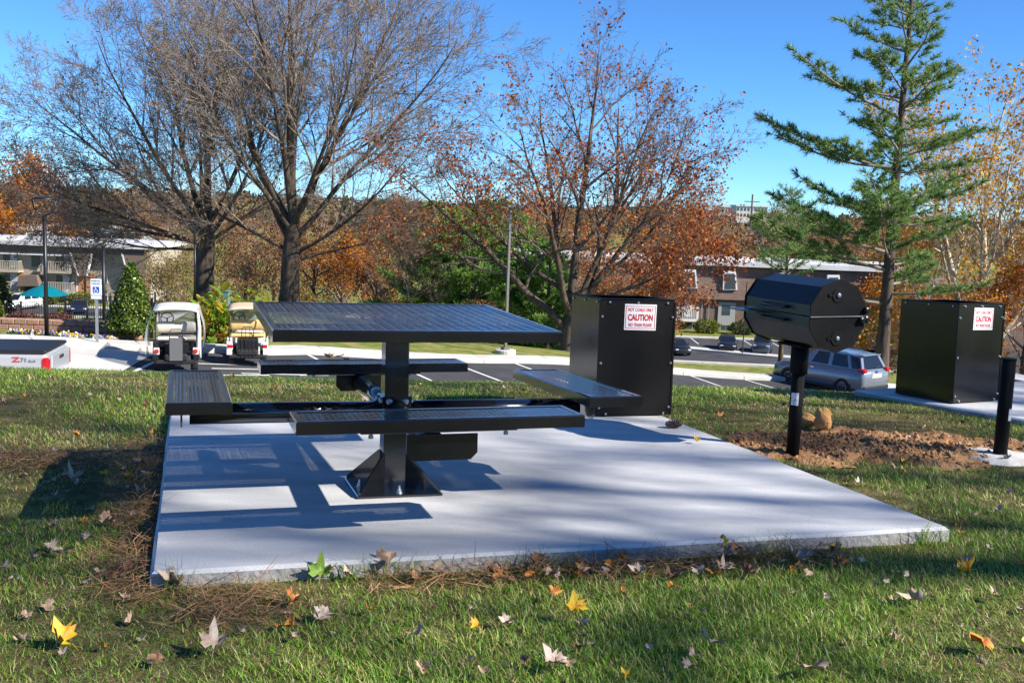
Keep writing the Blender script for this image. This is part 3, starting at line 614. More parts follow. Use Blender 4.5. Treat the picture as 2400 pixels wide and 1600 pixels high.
# ================================================================ golf carts
M_CREAM = mat('cream_vinyl', (.62,.56,.45), (.7,.64,.53), rough=.5, scale=3); M_TANV = mat('tan_vinyl', (.62,.4,.15), (.68,.46,.19), rough=.5, scale=3)
M_CANW = mat('canopy_white', (.7,.67,.6), rough=.45); M_CANT = mat('canopy_tan', (.68,.52,.36), rough=.5)
M_CLEAR = mat('clear_vinyl', (.75,.78,.8), rough=.2, alpha=.32); M_BODYB = mat('cart_black', (.012,.013,.016), rough=.35)
M_REDL = mat('red_reflector', (.75,.02,.015), rough=.2, coat=.5)
def golf_cart(loc, heading, label, seat, canopy, cover, sc=1.):
    r = empty('golf_cart', loc, heading, label, 'golf cart', 'golf carts'); r.scale = (sc,)*3            # local x forwards, seen from behind
    MB().box((-.1, 0, .42), (1.9, .62, .2), bev=.05).build('chassis', M_TRIM, r)
    MB().box((-.95, 0, .30), (.12, 1.08, .12), bev=.03).build('rear_bumper', M_TRIM, r)
    MB().box((.95, 0, .62), (.5, 1.05, .55), bev=.14).build('front_cowl', M_WHITE if cover == 0 else M_BODYB, r)
    MB().box((-.55, 0, .62), (.6, .62, .34), bev=.03).build('engine_box', M_BODYB, r)
    for s in (-1, 1):
        fd = MB(); fd.prism([(-1.0, .36), (-.25, .36), (-.25, .82), (-.75, .82), (-.98, .66)], s*.45 if s > 0 else -.6, .6 if s > 0 else -.45, 1); fd.build('fender', M_WHITE if cover == 0 else M_BODYB, r)
        wheel(r, -.62, s*.47, .225, .2, 5); wheel(r, .95, s*.45, .225, .18, 5)
        MB().box((-.985, s*.505, .60), (.03, .15, .19), bev=.01).build('lamp_panel', M_WHITE, r)
        if cover: MB().lathe([(.062, 0), (.062, .02), (.05, .035), (0, .04)], 16, M=Matrix.Translation((-1.0, s*.5, .60)) @ Matrix.Rotation(-math.pi/2, 4, 'Y')).build('tail_light', M_REDL, r)
        else: MB().box((-1.0, s*.5, .61), (.03, .14, .1), bev=.02).build('tail_light', M_TAIL, r)
        MB().tube([(-.86, s*.53, .5), (-.86, s*.53, 1.1), (-.8, s*.5, 1.72)], .017, 8).build('canopy_strut', M_TRIM, r)
        MB().tube([(.85, s*.5, .85), (.62, s*.49, 1.72)], .017, 8).build('canopy_strut', M_TRIM, r)
        MB().tube([(-.4, s*.56, .82), (-.4, s*.56, 1.02), (-.15, s*.56, 1.02), (-.1, s*.56, .84)], .014, 6).build('arm_rail', M_TRIM, r)
    MB().box((-.32, 0, .87), (.5, 1.05, .13), bev=.05).build('seat', seat, r)
    # the backrest dips in the middle
    yv = np.linspace(-.52, .52, 15); V = []
    for y in yv:
        e = max(0, 1-(abs(abs(y)-.52)/.06)); zt = 1.36-.045*math.exp(-(y/.1)**2)-.05*e
        for x, z in ((-.56, 1.04+.03*e), (-.6, 1.1), (-.62, zt-.05), (-.56, zt), (-.5, zt-.05), (-.48, 1.1), (-.5, 1.04+.03*e)): V.append((x, float(y), z))
    Fc = [(i*7+k, i*7+(k+1) % 7, (i+1)*7+(k+1) % 7, (i+1)*7+k) for i in range(14) for k in range(7)]+[tuple(range(6, -1, -1)), tuple(98+k for k in range(7))]
    MB().add(V, Fc).build('seat_back', seat, r, smooth=True)
    V = []; nx, ny = 9, 9
    for i in range(nx):
        for j in range(ny):
            u = i/(nx-1)*2-1; v = j/(ny-1)*2-1; V.append((-.13+u*.86*(1-.04*v*v), v*.575*(1-.06*u**4), 1.80-.045*abs(u)**3-.06*abs(v)**3))
    o = len(V); V += [(x, y, z-.045) for x, y, z in V]
    Fc = [(i*ny+j, i*ny+j+1, (i+1)*ny+j+1, (i+1)*ny+j) for i in range(nx-1) for j in range(ny-1)]; Fc += [tuple(o+k for k in f[::-1]) for f in Fc]
    rim = [i*ny for i in range(nx)]+[(nx-1)*ny+j for j in range(1, ny)]+[i*ny+ny-1 for i in range(nx-2, -1, -1)]+[j for j in range(ny-2, 0, -1)]
    Fc += [(rim[k], rim[(k+1) % len(rim)], rim[(k+1) % len(rim)]+o, rim[k]+o) for k in range(len(rim))]
    MB().add(V, Fc).build('canopy', canopy, r, smooth=True)
    ring = [(.42+.06*math.sin(t)*.6, .27+.17*math.cos(t), 1.33+.16*math.sin(t)) for t in np.linspace(0, 2*math.pi, 17)]
    sw = MB().tube(ring, .014, 6, caps=False).build('steering_wheel', M_TRIM, r, smooth=True)
    MB().tube([(.42, .27, 1.33), (.75, .27, .9)], .02, 6).build('steering_column', M_TRIM, sw)
    for a in (0.3, 2.6, 4.7): MB().tube([(.42, .27, 1.33), (.42+.036*math.sin(a), .27+.17*math.cos(a), 1.33+.16*math.sin(a))], .012, 5).build('spoke', M_TRIM, sw)
    # bag rack at the back
    MB().tube([(-1.03, -.17, .3), (-1.05, -.17, 1.12), (-1.05, -.12, 1.2), (-1.05, .12, 1.2), (-1.05, .17, 1.12), (-1.03, .17, .3)], .013, 6).build('bag_rack', M_TRIM, r)
    if cover: MB().box((-1.04, 0, .66), (.025, .33, .62)).build('rack_panel', mat('rack_panel', (.13,.135,.14), rough=.5), r)
    else:
        for y in (-.06, .06): MB().tube([(-1.03, y, .3), (-1.045, y, 1.17)], .009, 5).build('rack_bar', M_TRIM, r)
    MB().add([(.83,-.47,.95), (.83,.47,.95), (.64,.47,1.66), (.64,-.47,1.66)], [(0,1,2,3)]).build('windscreen', M_CLEAR, r)
    if cover:
        for s in (-1, 1):
            V = []; n1, n2 = 12, 8
            for i in range(n1):
                for j in range(n2):
                    u = i/(n1-1); v = j/(n2-1); bul = .10*math.sin(u*9+v*2)*v+.02*math.sin(u*21)
                    V.append((-.98+1.9*u*(1-.1*v)+.05, s*(.56+.13*math.sin(math.pi*v*.9)+.25*v*(.6 if s > 0 else .3)+bul*.35), 1.76-1.36*v*(.92+.06*math.sin(u*7))))
            Fc = [(i*n2+j, i*n2+j+1, (i+1)*n2+j+1, (i+1)*n2+j) for i in range(n1-1) for j in range(n2-1)]
            MB().add(V, Fc).build('rain_curtain', M_CURT, r, smooth=True)
        MB().tube([(-.9, -.56, 1.7), (-.93, -.6, 1.2), (-.9, -.58, .7), (-.88, -.62, .4)], [.03, .05, .07, .04], 7).build('rolled_curtain', M_WHITE, r, smooth=True)
    return r
M_CURT = mat('vinyl_curtain', (.72,.75,.78), (.62,.65,.68), rough=.25, alpha=.62, scale=2)
golf_cart(pxg(415, 28.9, .05), math.pi/2+.29, 'golf cart with a pale canopy, cream seat and clear rain curtains', M_CREAM, M_CANW, 1)
golf_cart(pxg(581, 31.2, .05), math.pi/2+.24, 'golf cart with a tan canopy and tan seat without curtains', M_TANV, M_CANT, 0, .98)

# ================================================================ lamps, poles, sign
M_LAMP = mat('lamp_black', (.012,.012,.014), rough=.4)
def lamp_post(loc, h, label, rot=0):
    r = empty('lamp_post', loc, rot, label, 'street lamp', 'black lamp posts')
    MB().lathe([(.2, 0), (.2, .06), (.12, .1), (.075, .16)], 14).build('base', M_LAMP, r)
    MB().tube([(0, 0, .1), (0, 0, h-.55)], [.062, .055], 12).build('pole', M_LAMP, r, smooth=True)
    MB().lathe([(.08, h-.6), (.08, h-.56), (.06, h-.55), (.075, h-.52), (.05, h-.5)], 12).build('collar', M_LAMP, r)
    for s in (-1, 1): MB().tube([(0, 0, h-.5), (s*.16, 0, h-.42), (s*.28, 0, h-.27), (s*.32, 0, h-.04)], .022, 8).build('yoke_arm', M_LAMP, r, smooth=True)
    hd_ = MB().lathe([(.0, h-.04), (.34, h-.035), (.35, h-.01), (.25, h+.03), (.08, h+.05), (0, h+.055)], 20).build('lamp_head', M_LAMP, r, smooth=True)
    MB().lathe([(.0, h-.048), (.24, h-.048), (.24, h-.036)], 16).build('lens', mat('lamp_lens', (.6,.6,.58), rough=.3), hd_)
    return r
lamp_post(pxg(110, 30.2), 4.15, 'black lamp post with a lyre-shaped head in the flower bed at the left', .25)
lamp_post(pxg(457, 53), 4.3, 'black lamp post in front of the left oak trunk', 1.3)
lamp_post(pxg(245, 37, -.1), 4.0, 'thin black lamp post beside the accessible parking sign', .8)
M_POLE = mat('bronze_pole', (.14,.125,.11), (.17,.155,.14), rough=.5, scale=5)
r = empty('area_light_pole', pxg(1184, 41.2), .5, 'tall bronze light pole with a flat head on the grass behind the table', 'light pole')
MB().lathe([(.42, -.2), (.42, .14), (.4, .16)], 20).build('footing', M_CONC2, r); MB().box((0, 0, .2), (.28, .28, .1), bev=.02).build('base_plate', M_POLE, r)
MB().tube([(0, 0, .2), (0, 0, 5.75)], [.075, .06], 4).build('pole', M_POLE, r); MB().box((.18, 0, 5.78), (.75, .32, .09), bev=.02).build('lamp_head', M_POLE, r)
# accessible parking sign
M_GALV = mat('galvanised', (.42,.45,.46), (.34,.37,.38), rough=.45, metal=.6, scale=12); M_SBLUE = mat('sign_blue', (.01,.09,.4), rough=.4); M_SGRN = mat('sign_teal', (.02,.24,.26), rough=.4)
s0 = pxg(228, 30.1)
sg = empty('parking_sign', s0, .12, 'white accessible parking sign with a blue wheelchair symbol on a galvanised post', 'sign')
MB().box((0, 0, 1.0), (.075, .045, 2.0)).build('post', M_GALV, sg)
pn = MB().box((0, -.035, 1.83), (.305, .012, .46), bev=.004).build('sign_panel', M_SIGN, sg)
T = lambda x, z, e=0: Matrix.Translation((x, -.0445-e, z)) @ Matrix.Rotation(math.pi/2, 4, 'X')
text('lettering', 'RESERVED', .068, M_SGRN, pn, T(0, 2.0), .85, .001); text('lettering', 'PARKING', .068, M_SGRN, pn, T(0, 1.92), .85, .001)
MB().box((0, -.0425, 1.745), (.18, .003, .18)).build('symbol_panel', M_SBLUE, pn)
Ms = Matrix.Translation((0, -.046, 1.745))
wc = MB(); arc = [(.0+.05*math.cos(t)-.008, 0, -.03+.05*math.sin(t)) for t in np.linspace(2.2, 6.1, 14)]
wc.tube([tuple(Ms @ Vector(p)) for p in arc], .0075, 5); wc.tube([tuple(Ms @ Vector(p)) for p in ((-.018,0,.045), (-.012,0,-.008), (.028,0,-.008), (.042,0,-.06), (.058,0,-.056))], .008, 5)
wc.tube([tuple(Ms @ Vector(p)) for p in ((-.014,0,.02), (.024,0,.02))], .007, 5); wc.lathe([(.0, -.006), (.014, -.005), (.014, .005), (0, .006)], 10, M=Ms @ Matrix.Translation((-.018, 0, .064)) @ Matrix.Rotation(math.pi/2, 4, 'X'))
wc.build('wheelchair_symbol', M_SIGN, pn)
lo = MB().box((0, -.034, 1.53), (.3, .01, .12), bev=.003).build('lower_panel', M_SIGN, sg)
b = MB()
for z in (1.58, 1.48): b.box((0, -.0405, z), (.27, .003, .006))
for x in (-.135, .135): b.box((x, -.0405, 1.53), (.006, .003, .094))
b.build('panel_border', M_SGRN, lo)

# ================================================================ pool side at the left
M_BRICK = mat('brick_red', (.26,.11,.07), (.36,.18,.12), rough=.9, scale=14, bump=.4, bscale=20)
def brickmat(nm, c1, c2, mortar, sx, vert=True):
    m = mat(nm, c1, rough=.9, spec=.2); n = m.node_tree.nodes; L = m.node_tree.links
    t = n.new('ShaderNodeTexBrick'); tc = n.new('ShaderNodeTexCoord'); mp = n.new('ShaderNodeMapping')
    mp.inputs['Rotation'].default_value = (math.pi/2, 0, 0) if vert else (0, 0, 0); L.new(tc.outputs['Object'], mp.inputs[0]); L.new(mp.outputs[0], t.inputs['Vector'])
    t.inputs['Color1'].default_value = (*c1, 1); t.inputs['Color2'].default_value = (*c2, 1); t.inputs['Mortar'].default_value = (*mortar, 1)
    t.inputs['Scale'].default_value = sx; t.inputs['Mortar Size'].default_value = .015; t.inputs['Brick Width'].default_value = .5; t.inputs['Row Height'].default_value = .17
    L.new(t.outputs[0], n['Principled BSDF'].inputs['Base Color']); return m
wl = empty('garden_wall', gpt(-13.2, 33.2), -.0, 'low red block garden wall ending beside the conical holly', 'wall')
M_BLOCK = [mat('wall_block_%s' % k, c, c2, rough=.95, scale=9, bump=.5, bscale=25) for k, c, c2 in (('rose', (.33,.17,.12), (.42,.25,.18)), ('tan', (.38,.24,.17), (.3,.17,.12)))]
wz0 = hz(-13, 33.2)
me = {}
for row in range(3):
    for k in range(34):
        x = 1.15-.4*k-(.2 if row % 2 else 0); X = -13.2+x
        y = .0 if x > -6 else -(x+6)*.12
        c = (row*7+k*3) % 2
        if c not in me: o = MB().box((0, 0, 0), (.39, .3, .17), bev=.02).build('block', M_BLOCK[c], wl); me[c] = o.data
        else: o = link('block', me[c], wl)
        o.location = (x, y+((k*13+row*5) % 7-3)*.003, .08+row*.18+.04*0)
# iron fence
M_IRON = mat('iron_fence', (.01,.011,.014), rough=.5)
def fence(p0, p1, label, h=1.25, lift=0.):
    a = gpt(*p0, lift); bb = gpt(*p1, lift); d = bb-a; L = d.length; n = max(1, round(L/2.2))
    r = empty('iron_fence', a, 0, label, 'fence', 'black iron pool fences')
    for i in range(n+1): 
        q = d*(i/n); MB().box((q.x, q.y, q.z+h/2+.03), (.07, .07, h+.1)).build('post', M_IRON, r)
    for z in (.12, h-.2, h): MB().tube([(0, 0, z), (d.x, d.y, d.z+z)], .02, 4).build('rail', M_IRON, r)
    b = MB(); m = int(L/.11)
    for i in range(m): q = d*(i/m); b.box((q.x, q.y, q.z+h/2), (.018, .018, h))
    b.build('pickets', M_IRON, r, kind='stuff')
fence((-24.5, 44), (-14.4, 39.2), 'black iron pool fence running down towards the lamp post', 1.3)
fence((-14.3, 38.8), (-12.2, 35.2), 'short black iron fence panel at the end of the garden wall', 1.3)
fence((-30, 50), (-17, 49.5), 'far black iron fence behind the turquoise parasol', 1.3)
# paving round the pool
loft('pool_deck', [(-36, 37.5), (-14.5, 37.5)], [(-36, 60), (-16, 52)], 16, 12, .04, M_CONC2)
# parasol
M_TURQ = leafmat('turquoise_canvas', [(0, (.0,.22,.3)), (1, (.0,.22,.3))], island=False, objrand=True, transl=.4, rough=.8)
up = pxg(106, 50); ur = empty('pool_parasol', up, .2, 'turquoise parasol open beside the pool', 'parasol')
MB().tube([(0, 0, 0), (0, 0, 2.5)], .03, 8).build('pole', M_IRON, ur); MB().lathe([(.3, 0), (.3, .08), (.05, .12)], 12).build('base', M_IRON, ur)
V = [(0, 0, 2.55)]; n8 = 8
for rr, zz in ((.55, 2.32), (1.15, 2.02)):
    for k in range(16): a = 2*math.pi*k/16; q = 1 if k % 2 == 0 else .93; V.append((rr*q*math.cos(a), rr*q*math.sin(a), zz+(0 if k % 2 == 0 else .02)))
Fc = [(0, 1+k, 1+(k+1) % 16) for k in range(16)]+[(1+k, 17+k, 17+(k+1) % 16, 1+(k+1) % 16) for k in range(16)]
MB().add(V, Fc).build('canopy', M_TURQ, ur)
for k in range(8): a = 2*math.pi*k/8; MB().tube([(0, 0, 2.1), (.55*math.cos(a), .55*math.sin(a), 2.29), (1.13*math.cos(a), 1.13*math.sin(a), 2.0)], .012, 4).build('rib', M_IRON, ur)
# loungers
M_SLING = mat('blue_sling', (.02,.16,.3), rough=.8)
def lounger(p, rz, label):
    r = empty('pool_lounger', p, rz, label, 'lounger', 'blue pool loungers')
    MB().box((.35, 0, .35), (1.3, .6, .03)).build('seat', M_SLING, r); MB().prism([(-.3, .35), (-.28, .38), (-.95, 1.12), (-.98, 1.1)], -.3, .3, 1).build('backrest', M_SLING, r)
    for x in (-.2, .9):
        for y in (-.3, .3): MB().tube([(x, y, 0), (x, y, .36)], .02, 6).build('leg', M_WHITE, r)
    for y in (-.31, .31): MB().tube([(-.3, y, .35), (1.0, y, .35)], .02, 6).build('side_rail', M_WHITE, r)
lounger(pxg(22, 41.5), math.pi-.3, 'blue sling lounger with raised back at the left edge behind the garden wall')
lounger(pxg(100, 45), math.pi-.5, 'blue sling lounger under the turquoise parasol behind the purple hedge')
# utility box
ub = empty('utility_pedestal', pxg(531, 50), 0, 'small green utility pedestal behind the canna bed', 'utility box'); MB().box((0, 0, .45), (.3, .3, .9), bev=.04).build('cabinet', mat('utility_green', (.1,.2,.18), rough=.6), ub); MB().box((0, 0, .93), (.36, .36, .08), bev=.03).build('lid', mat('utility_green', (.1,.2,.18)), ub)
# ================================================================ apartment houses in the valley
M_SIDE = mat('beige_siding', (.36,.31,.24), (.4,.35,.275), rough=.85, scale=.7); M_SHING = mat('brown_shingle', (.13,.095,.075), (.19,.145,.115), rough=.95, scale=6, bump=.5, bscale=12)
M_TRIMW = mat('white_trim', (.75,.74,.72), rough=.6); M_ROOFW = mat('white_roof', (.62,.62,.62), (.54,.54,.54), rough=.7, scale=.4); M_WIN = mat('window_glass', (.05,.07,.09), rough=.06, spec=.8)
M_CURTN = mat('curtain', (.55,.56,.57), (.45,.47,.5), rough=.8, scale=1.5); M_RAIL = mat('balcony_rail', (.44,.39,.31), rough=.8); M_DOORD = mat('dark_entry', (.03,.028,.026), rough=.5)
BR_OR = brickmat('orange_brick', (.42,.17,.07), (.5,.23,.1), (.45,.38,.3), 1.0); BR_BR = brickmat('brown_brick', (.15,.095,.075), (.2,.13,.1), (.24,.2,.17), 1.0)
class House:
    def __init__(s, label, D, depth, name='apartment_house'):
        s.D = D; s.r = empty(name, (0, D, EYE-13.6), 0, label, 'building', 'apartment houses in the valley'); s.depth = depth
    def xz(s, px, py): p = wd(px, py, s.D); return p.x, p.z-(EYE-13.6)
    def box(s, nm, x0, y0, x1, y1, m, off=0., th=.1, par=None):
        """picture rectangle on the facade, its front face off metres in front of the wall"""
        cx, cy = (x0+x1)/2, (y0+y1)/2; X0, _ = s.xz(x0, cy); X1, _ = s.xz(x1, cy); _, Z1 = s.xz(cx, y0); _, Z0 = s.xz(cx, y1)
        return MB().box(((X0+X1)/2, -off+th/2, (Z0+Z1)/2), (X1-X0, th, Z1-Z0)).build(nm, m, par or s.r)
    def quad(s, nm, pts, m, off, th, par=None):
        P = [s.xz(*p) for p in pts]; return MB().prism(P, -off, -off+th, 1).build(nm, m, par or s.r)
    def balcony(s, x0, y0, x1, y1, m=None):
        m = m or M_RAIL; cx = (x0+x1)/2; X0, _ = s.xz(x0, y0); X1, _ = s.xz(x1, y0); _, Z1 = s.xz(cx, y0); _, Z0 = s.xz(cx, y1); o = 1.4
        b = MB().box(((X0+X1)/2, -o/2, Z0), (X1-X0, o, .18)).build('balcony', m, s.r)
        MB().box(((X0+X1)/2, -o+.03, Z1), (X1-X0, .08, .09)).build('handrail', m, b); MB().box(((X0+X1)/2, -o+.03, Z0+.2), (X1-X0-.1, .05, .06)).build('handrail', m, b)
        k = MB(); n = int((X1-X0)/.2)
        for i in range(n+1): k.box((X0+.04+(X1-X0-.08)*i/n, -o+.03, (Z0+Z1)/2+.05), (.06, .035, Z1-Z0-.1))
        for sx in (X0+.04, X1-.04):
            for j in range(1, 6): k.box((sx, -o+.03+j*.25, (Z0+Z1)/2+.05), (.035, .06, Z1-Z0-.1))
            k.box((sx, -o/2, Z1), (.08, o, .08))
        k.build('balusters', m, b, kind='stuff')
    def window(s, x0, y0, x1, y1, split=True, curt=0., fr=None):
        w = s.box('window', x0, y0, x1, y1, fr or M_TRIMW, .05, .1); dx = (x1-x0); e = .9
        s.box('pane', x0+e, y0+e, (x0+x1)/2-e*.35 if split else x1-e, y1-e, M_WIN, .065, .04, w)
        if split: s.box('pane', (x0+x1)/2+e*.35, y0+e, x1-e, y1-e, M_CURTN if curt else M_WIN, .065, .04, w)
h = House('two-storey beige and brick apartment house with balconies and a flat white roof at the left', 125, 12)
x0, x1 = -130, 352
L_ = lambda *a, **k: h.box(*a, **k)
_, zt = h.xz(100, 570); X0, _ = h.xz(x0, 640); X1, _ = h.xz(x1, 640)
MB().box(((X0+X1)/2, 6.1, zt/2-.3), (X1-X0, 12, zt-.3)).build('wall', M_SIDE, h.r)
rf = MB().box(((X0+X1)/2, 5.6, zt+.02), (X1-X0+1, 14, .5)).build('roof', M_ROOFW, h.r)
for px in (18, 86, 165, 240, 300): p = h.xz(px, 566); MB().box((p[0], 3+px % 5, zt+.5), (.5, .5, .6)).build('roof_vent', M_GALV, rf)
L_('mansard', x0, 577, x1, 590, M_SHING, .7, .8); L_('eave_trim', x0, 590, 176, 594.5, M_TRIMW, .85, .25)
for a, b_ in ((-60, -15),): h.balcony(a, 610, b_, 634); h.balcony(a, 658, b_, 683)
L_('brick_panel', 182, 640, 222, 707, BR_OR, .06, .1); L_('brick_panel', 42, 640, 58, 700, BR_OR, .05, .1); L_('brick_panel', 341, 648, 352, 704, BR_OR, .09, .1)
h.quad('mansard_tab', [(192, 645), (211, 645), (222, 592), (174, 592)], M_SHING, 1.0, .6)
for q in ([(171, 592), (175, 592), (193.5, 645), (190.5, 645)], [(221, 592), (225, 592), (212.5, 645), (209.5, 645)]): h.quad('tab_trim', q, M_TRIMW, 1.04, .3)
h.quad('mansard_tab', [(312, 640), (346, 650), (352, 592), (294, 592)], M_SHING, 1.0, .6); h.quad('tab_trim', [(291, 592), (295, 592), (302, 620), (299, 620)], M_TRIMW, 1.04, .3)
for q in ((7, 594.5, 41, 626), (8, 640, 42, 682), (131, 643, 165, 684), (130, 597, 172, 634)): h.window(*q, curt=1, fr=M_GALV)
h.window(74, 597, 93, 628, split=False, fr=mat('green_frame', (.12,.16,.12))); h.window(231, 691, 252, 707); h.window(244, 644, 252, 664, split=False); h.window(226, 598, 240, 616, split=False)
h.balcony(-10, 610, 55, 634); h.balcony(113, 612, 174, 637); h.balcony(-10, 658, 54, 683); h.balcony(113, 660, 178, 685)
c = h.quad('entry_canopy', [(55, 668), (107, 668), (101, 643), (62, 643)], M_SHING, 1.8, 1.8); L_('entry_door', 59, 668, 105, 704, M_DOORD, .08, .1); 
for px in (60, 104): L_('entry_post', px-1, 668, px+1, 706, M_RAIL, 1.6, .12)
for px in (181, 202): L_('downspout', px-.7, 640, px+.7, 706, M_TRIMW if px < 190 else M_DOORD, .16, .1)
h.quad('stair_rail', [(82, 636), (106, 636), (106, 612), (104, 612)], M_RAIL, .3, .06)
g = House('long brown brick apartment house with a white roof edge behind the grill', 121, 13)
x0, x1 = 1195, 2140
G_ = lambda *a, **k: g.box(*a, **k)
_, zt = g.xz(1500, 611); X0, _ = g.xz(x0, 690); X1, _ = g.xz(x1, 690)
MB().box(((X0+X1)/2, 6.6, zt/2-.3), (X1-X0, 13, zt-.3)).build('wall', BR_BR, g.r)
rf = MB().box(((X0+X1)/2, 6.2, zt+.05), (X1-X0+1, 14.2, .55)).build('roof', M_ROOFW, g.r)
for px in (1420, 1560, 1700, 1840, 1990): p = g.xz(px, 610); MB().box((p[0], 4, zt+.55), (.7, .7, .55)).build('roof_vent', M_GALV, rf)
P0 = g.xz(1660, 625)[1]; P1 = g.xz(1660, 700)[1]
MB().add([(X0, -.5, P1), (X1, -.5, P1), (X1, -.02, P0), (X0, -.02, P0), (X0, .3, P1), (X1, .3, P1)], [(0,1,2,3), (1,0,4,5)]).build('mansard', BR_BR, g.r)
for px in (1290, 1410, 1517, 1615, 1708, 1830, 1950): 
    dy = (px-1700)*.037
    g.quad('dormer_trim', [(px-16, 678+dy), (px+18, 678+dy), (px+14, 634+dy), (px-20+6, 634+dy)], M_TRIMW, .62, .5); g.quad('dormer_window', [(px-12, 676+dy), (px+14, 676+dy), (px+11, 640+dy), (px-10, 640+dy)], M_WIN, .66, .1)
for px in (1300, 1430, 1607, 1800, 1930, 2048):
    dy = (px-1700)*.037
    w_ = 30; g.window(px-22, 708+dy, px+16, 746+dy, curt=1, fr=M_GALV); g.balcony(px-28, 722+dy, px+27, 752+dy, M_TRIMW); g.window(px-22, 756+dy, px+16, 775+dy)
for px in (1365, 1700, 1880): 
    dy = (px-1700)*.037; G_('siding_panel', px-18, 708+dy, px+22, 780+dy, mat('grey_siding', (.33,.34,.33), rough=.8), .06, .1); g.window(px-12, 761+dy, px+13, 780+dy); g.window(px-10, 714+dy, px+12, 740+dy, split=False)
for px in (1644, 1660, 1982, 2092): G_('downspout', px-1, 702+(px-1700)*.037, px+1, 780+(px-1700)*.037, M_GALV, .12, .1)
# a wing nearer on the right, mostly hidden by the right-hand bin
w2 = House('brown apartment wing with a dark mansard just left of the right-hand bin', 112, 10, 'apartment_wing')
X0, _ = w2.xz(2112, 700); X1, _ = w2.xz(2500, 700); _, zt = w2.xz(2200, 668)
MB().box(((X0+X1)/2, 5.1, zt/2-.3), (X1-X0, 10, zt-.3)).build('wall', BR_BR, w2.r); MB().box(((X0+X1)/2, 5, zt), (X1-X0+1, 11, .4)).build('roof', M_SHING, w2.r)
w2.quad('mansard_tab', [(2122, 727), (2160, 727), (2180, 668), (2098, 668)], M_SHING, .9, .7)
for q in ([(2095, 668), (2099, 668), (2124, 727), (2121, 727)], [(2179, 668), (2183, 668), (2162, 727), (2159, 727)], [(2121, 724), (2161, 724), (2161, 728), (2121, 728)]): w2.quad('tab_trim', q, M_TRIMW, .95, .2)
w2.window(2180, 740, 2215, 775); w2.window(2240, 740, 2275, 775)
# far commercial buildings on the ridge and a substation at the far left
M_FARW = mat('far_white_wall', (.6,.58,.55), rough=.8); M_FARR = mat('far_red_wall', (.4,.1,.08), rough=.8)
def far_block(px0, py0, px1, py1, D, m, label, rows=2, cols=8, name='far_building', roof=None):
    a = wd(px0, py1, D); b = wd(px1, py0, D); z0 = a.z-3; dx = (b.x-a.x)
    r = empty(name, (a.x, D, z0), 0, label, 'building', 'commercial buildings on the far ridge')
    MB().box((dx/2, 8, (b.z-z0)/2), (dx, 16, b.z-z0)).build('wall', m, r); MB().box((dx/2, 8, b.z-z0+.4), (dx+1, 17, .8)).build('roof', roof or M_ROOFW, r)
    hh = b.z-a.z
    for i in range(cols):
        for j in range(rows): MB().box((dx*(i+.5)/cols, -.05, 3+hh*(j+.5)/rows), (dx/cols*.55, .2, hh/rows*.5)).build('window', M_WIN, r)
far_block(1725, 486, 1800, 510, 620, M_FARW, 'pale commercial block on the ridge left of the pine', 2, 9)
far_block(1683, 487, 1722, 503, 640, M_FARW, 'smaller pale block left of the ridge building', 1, 5)
far_block(1118, 470, 1150, 490, 560, mat('far_blue_wall', (.18,.2,.3)), 'bluish shop on the ridge behind the green pines', 1, 5)
far_block(1150, 488, 1190, 503, 520, M_FARR, 'red and white shop on the ridge beside the bronze light pole', 1, 5)
far_block(0, 540, 60, 556, 190, M_FARW, 'pale flat building above the left roof', 1, 6); far_block(85, 548, 330, 562, 210, mat('far_grey_roof', (.3,.31,.34)), 'long grey building behind the left roof', 1, 14)
def mast(px, py0, py1, D, label, cross=3, m=M_GALV, w=.12):
    a = wd(px, py1, D); b = wd(px, py0, D); r = empty('utility_pole', a, .3, label, 'utility pole'); H_ = b.z-a.z
    MB().tube([(0, 0, -2), (0, 0, H_)], [w*1.3, w], 8).build('pole', m, r)
    for k in range(cross): MB().box((0, 0, H_*(.93-.12*k)), (H_*.16, w*1.2, w*1.2)).build('cross_arm', m, r)
M_WOODP = mat('weathered_wood', (.12,.1,.085), rough=.9)
mast(40, 478, 560, 180, 'steel mast with cross arms behind the left roof', 3); mast(1117, 438, 490, 600, 'antenna mast on the ridge above the green pines', 2, w=.5)
mast(1740, 660, 828, 100, 'thin dark pole standing in the far lot beside the pickup', 0, M_DOORD, .05); mast(1748, 455, 700, 150, 'wooden utility pole left of the tall pine', 1, M_WOODP)
# ================================================================ trees
def norm(a): return a/np.maximum(np.linalg.norm(a, axis=-1, keepdims=True), 1e-9)
def tubes(groups, sides):
    """groups: list of (P (k,3), R (k,)) with the same k -> verts, quads"""
    P = np.array([g[0] for g in groups], float); R = np.array([g[1] for g in groups], float); N, K, _ = P.shape
    t = norm(np.gradient(P, axis=1)); ref = np.where(np.abs(t[..., 2:3]) > .9, np.array([1., .2, 0]), np.array([.1, .15, 1.])); u = norm(np.cross(t, ref)); w = np.cross(t, u)
    a = 2*np.pi*np.arange(sides)/sides
    V = P[:, :, None]+R[:, :, None, None]*(u[:, :, None]*np.cos(a)[None, None, :, None]+w[:, :, None]*np.sin(a)[None, None, :, None])
    idx = np.arange(N*K*sides).reshape(N, K, sides); nx = np.roll(idx, -1, 2)
    Q = np.stack([idx[:, :-1], nx[:, :-1], nx[:, 1:], idx[:, 1:]], -1).reshape(-1, 4)
    return V.reshape(-1, 3), Q
def joinv(parts):
    Vs = []; Fs = []; o = 0
    for V, Q in parts: Vs.append(V); Fs.append(Q+o); o += len(V)
    return np.concatenate(Vs), np.concatenate(Fs)
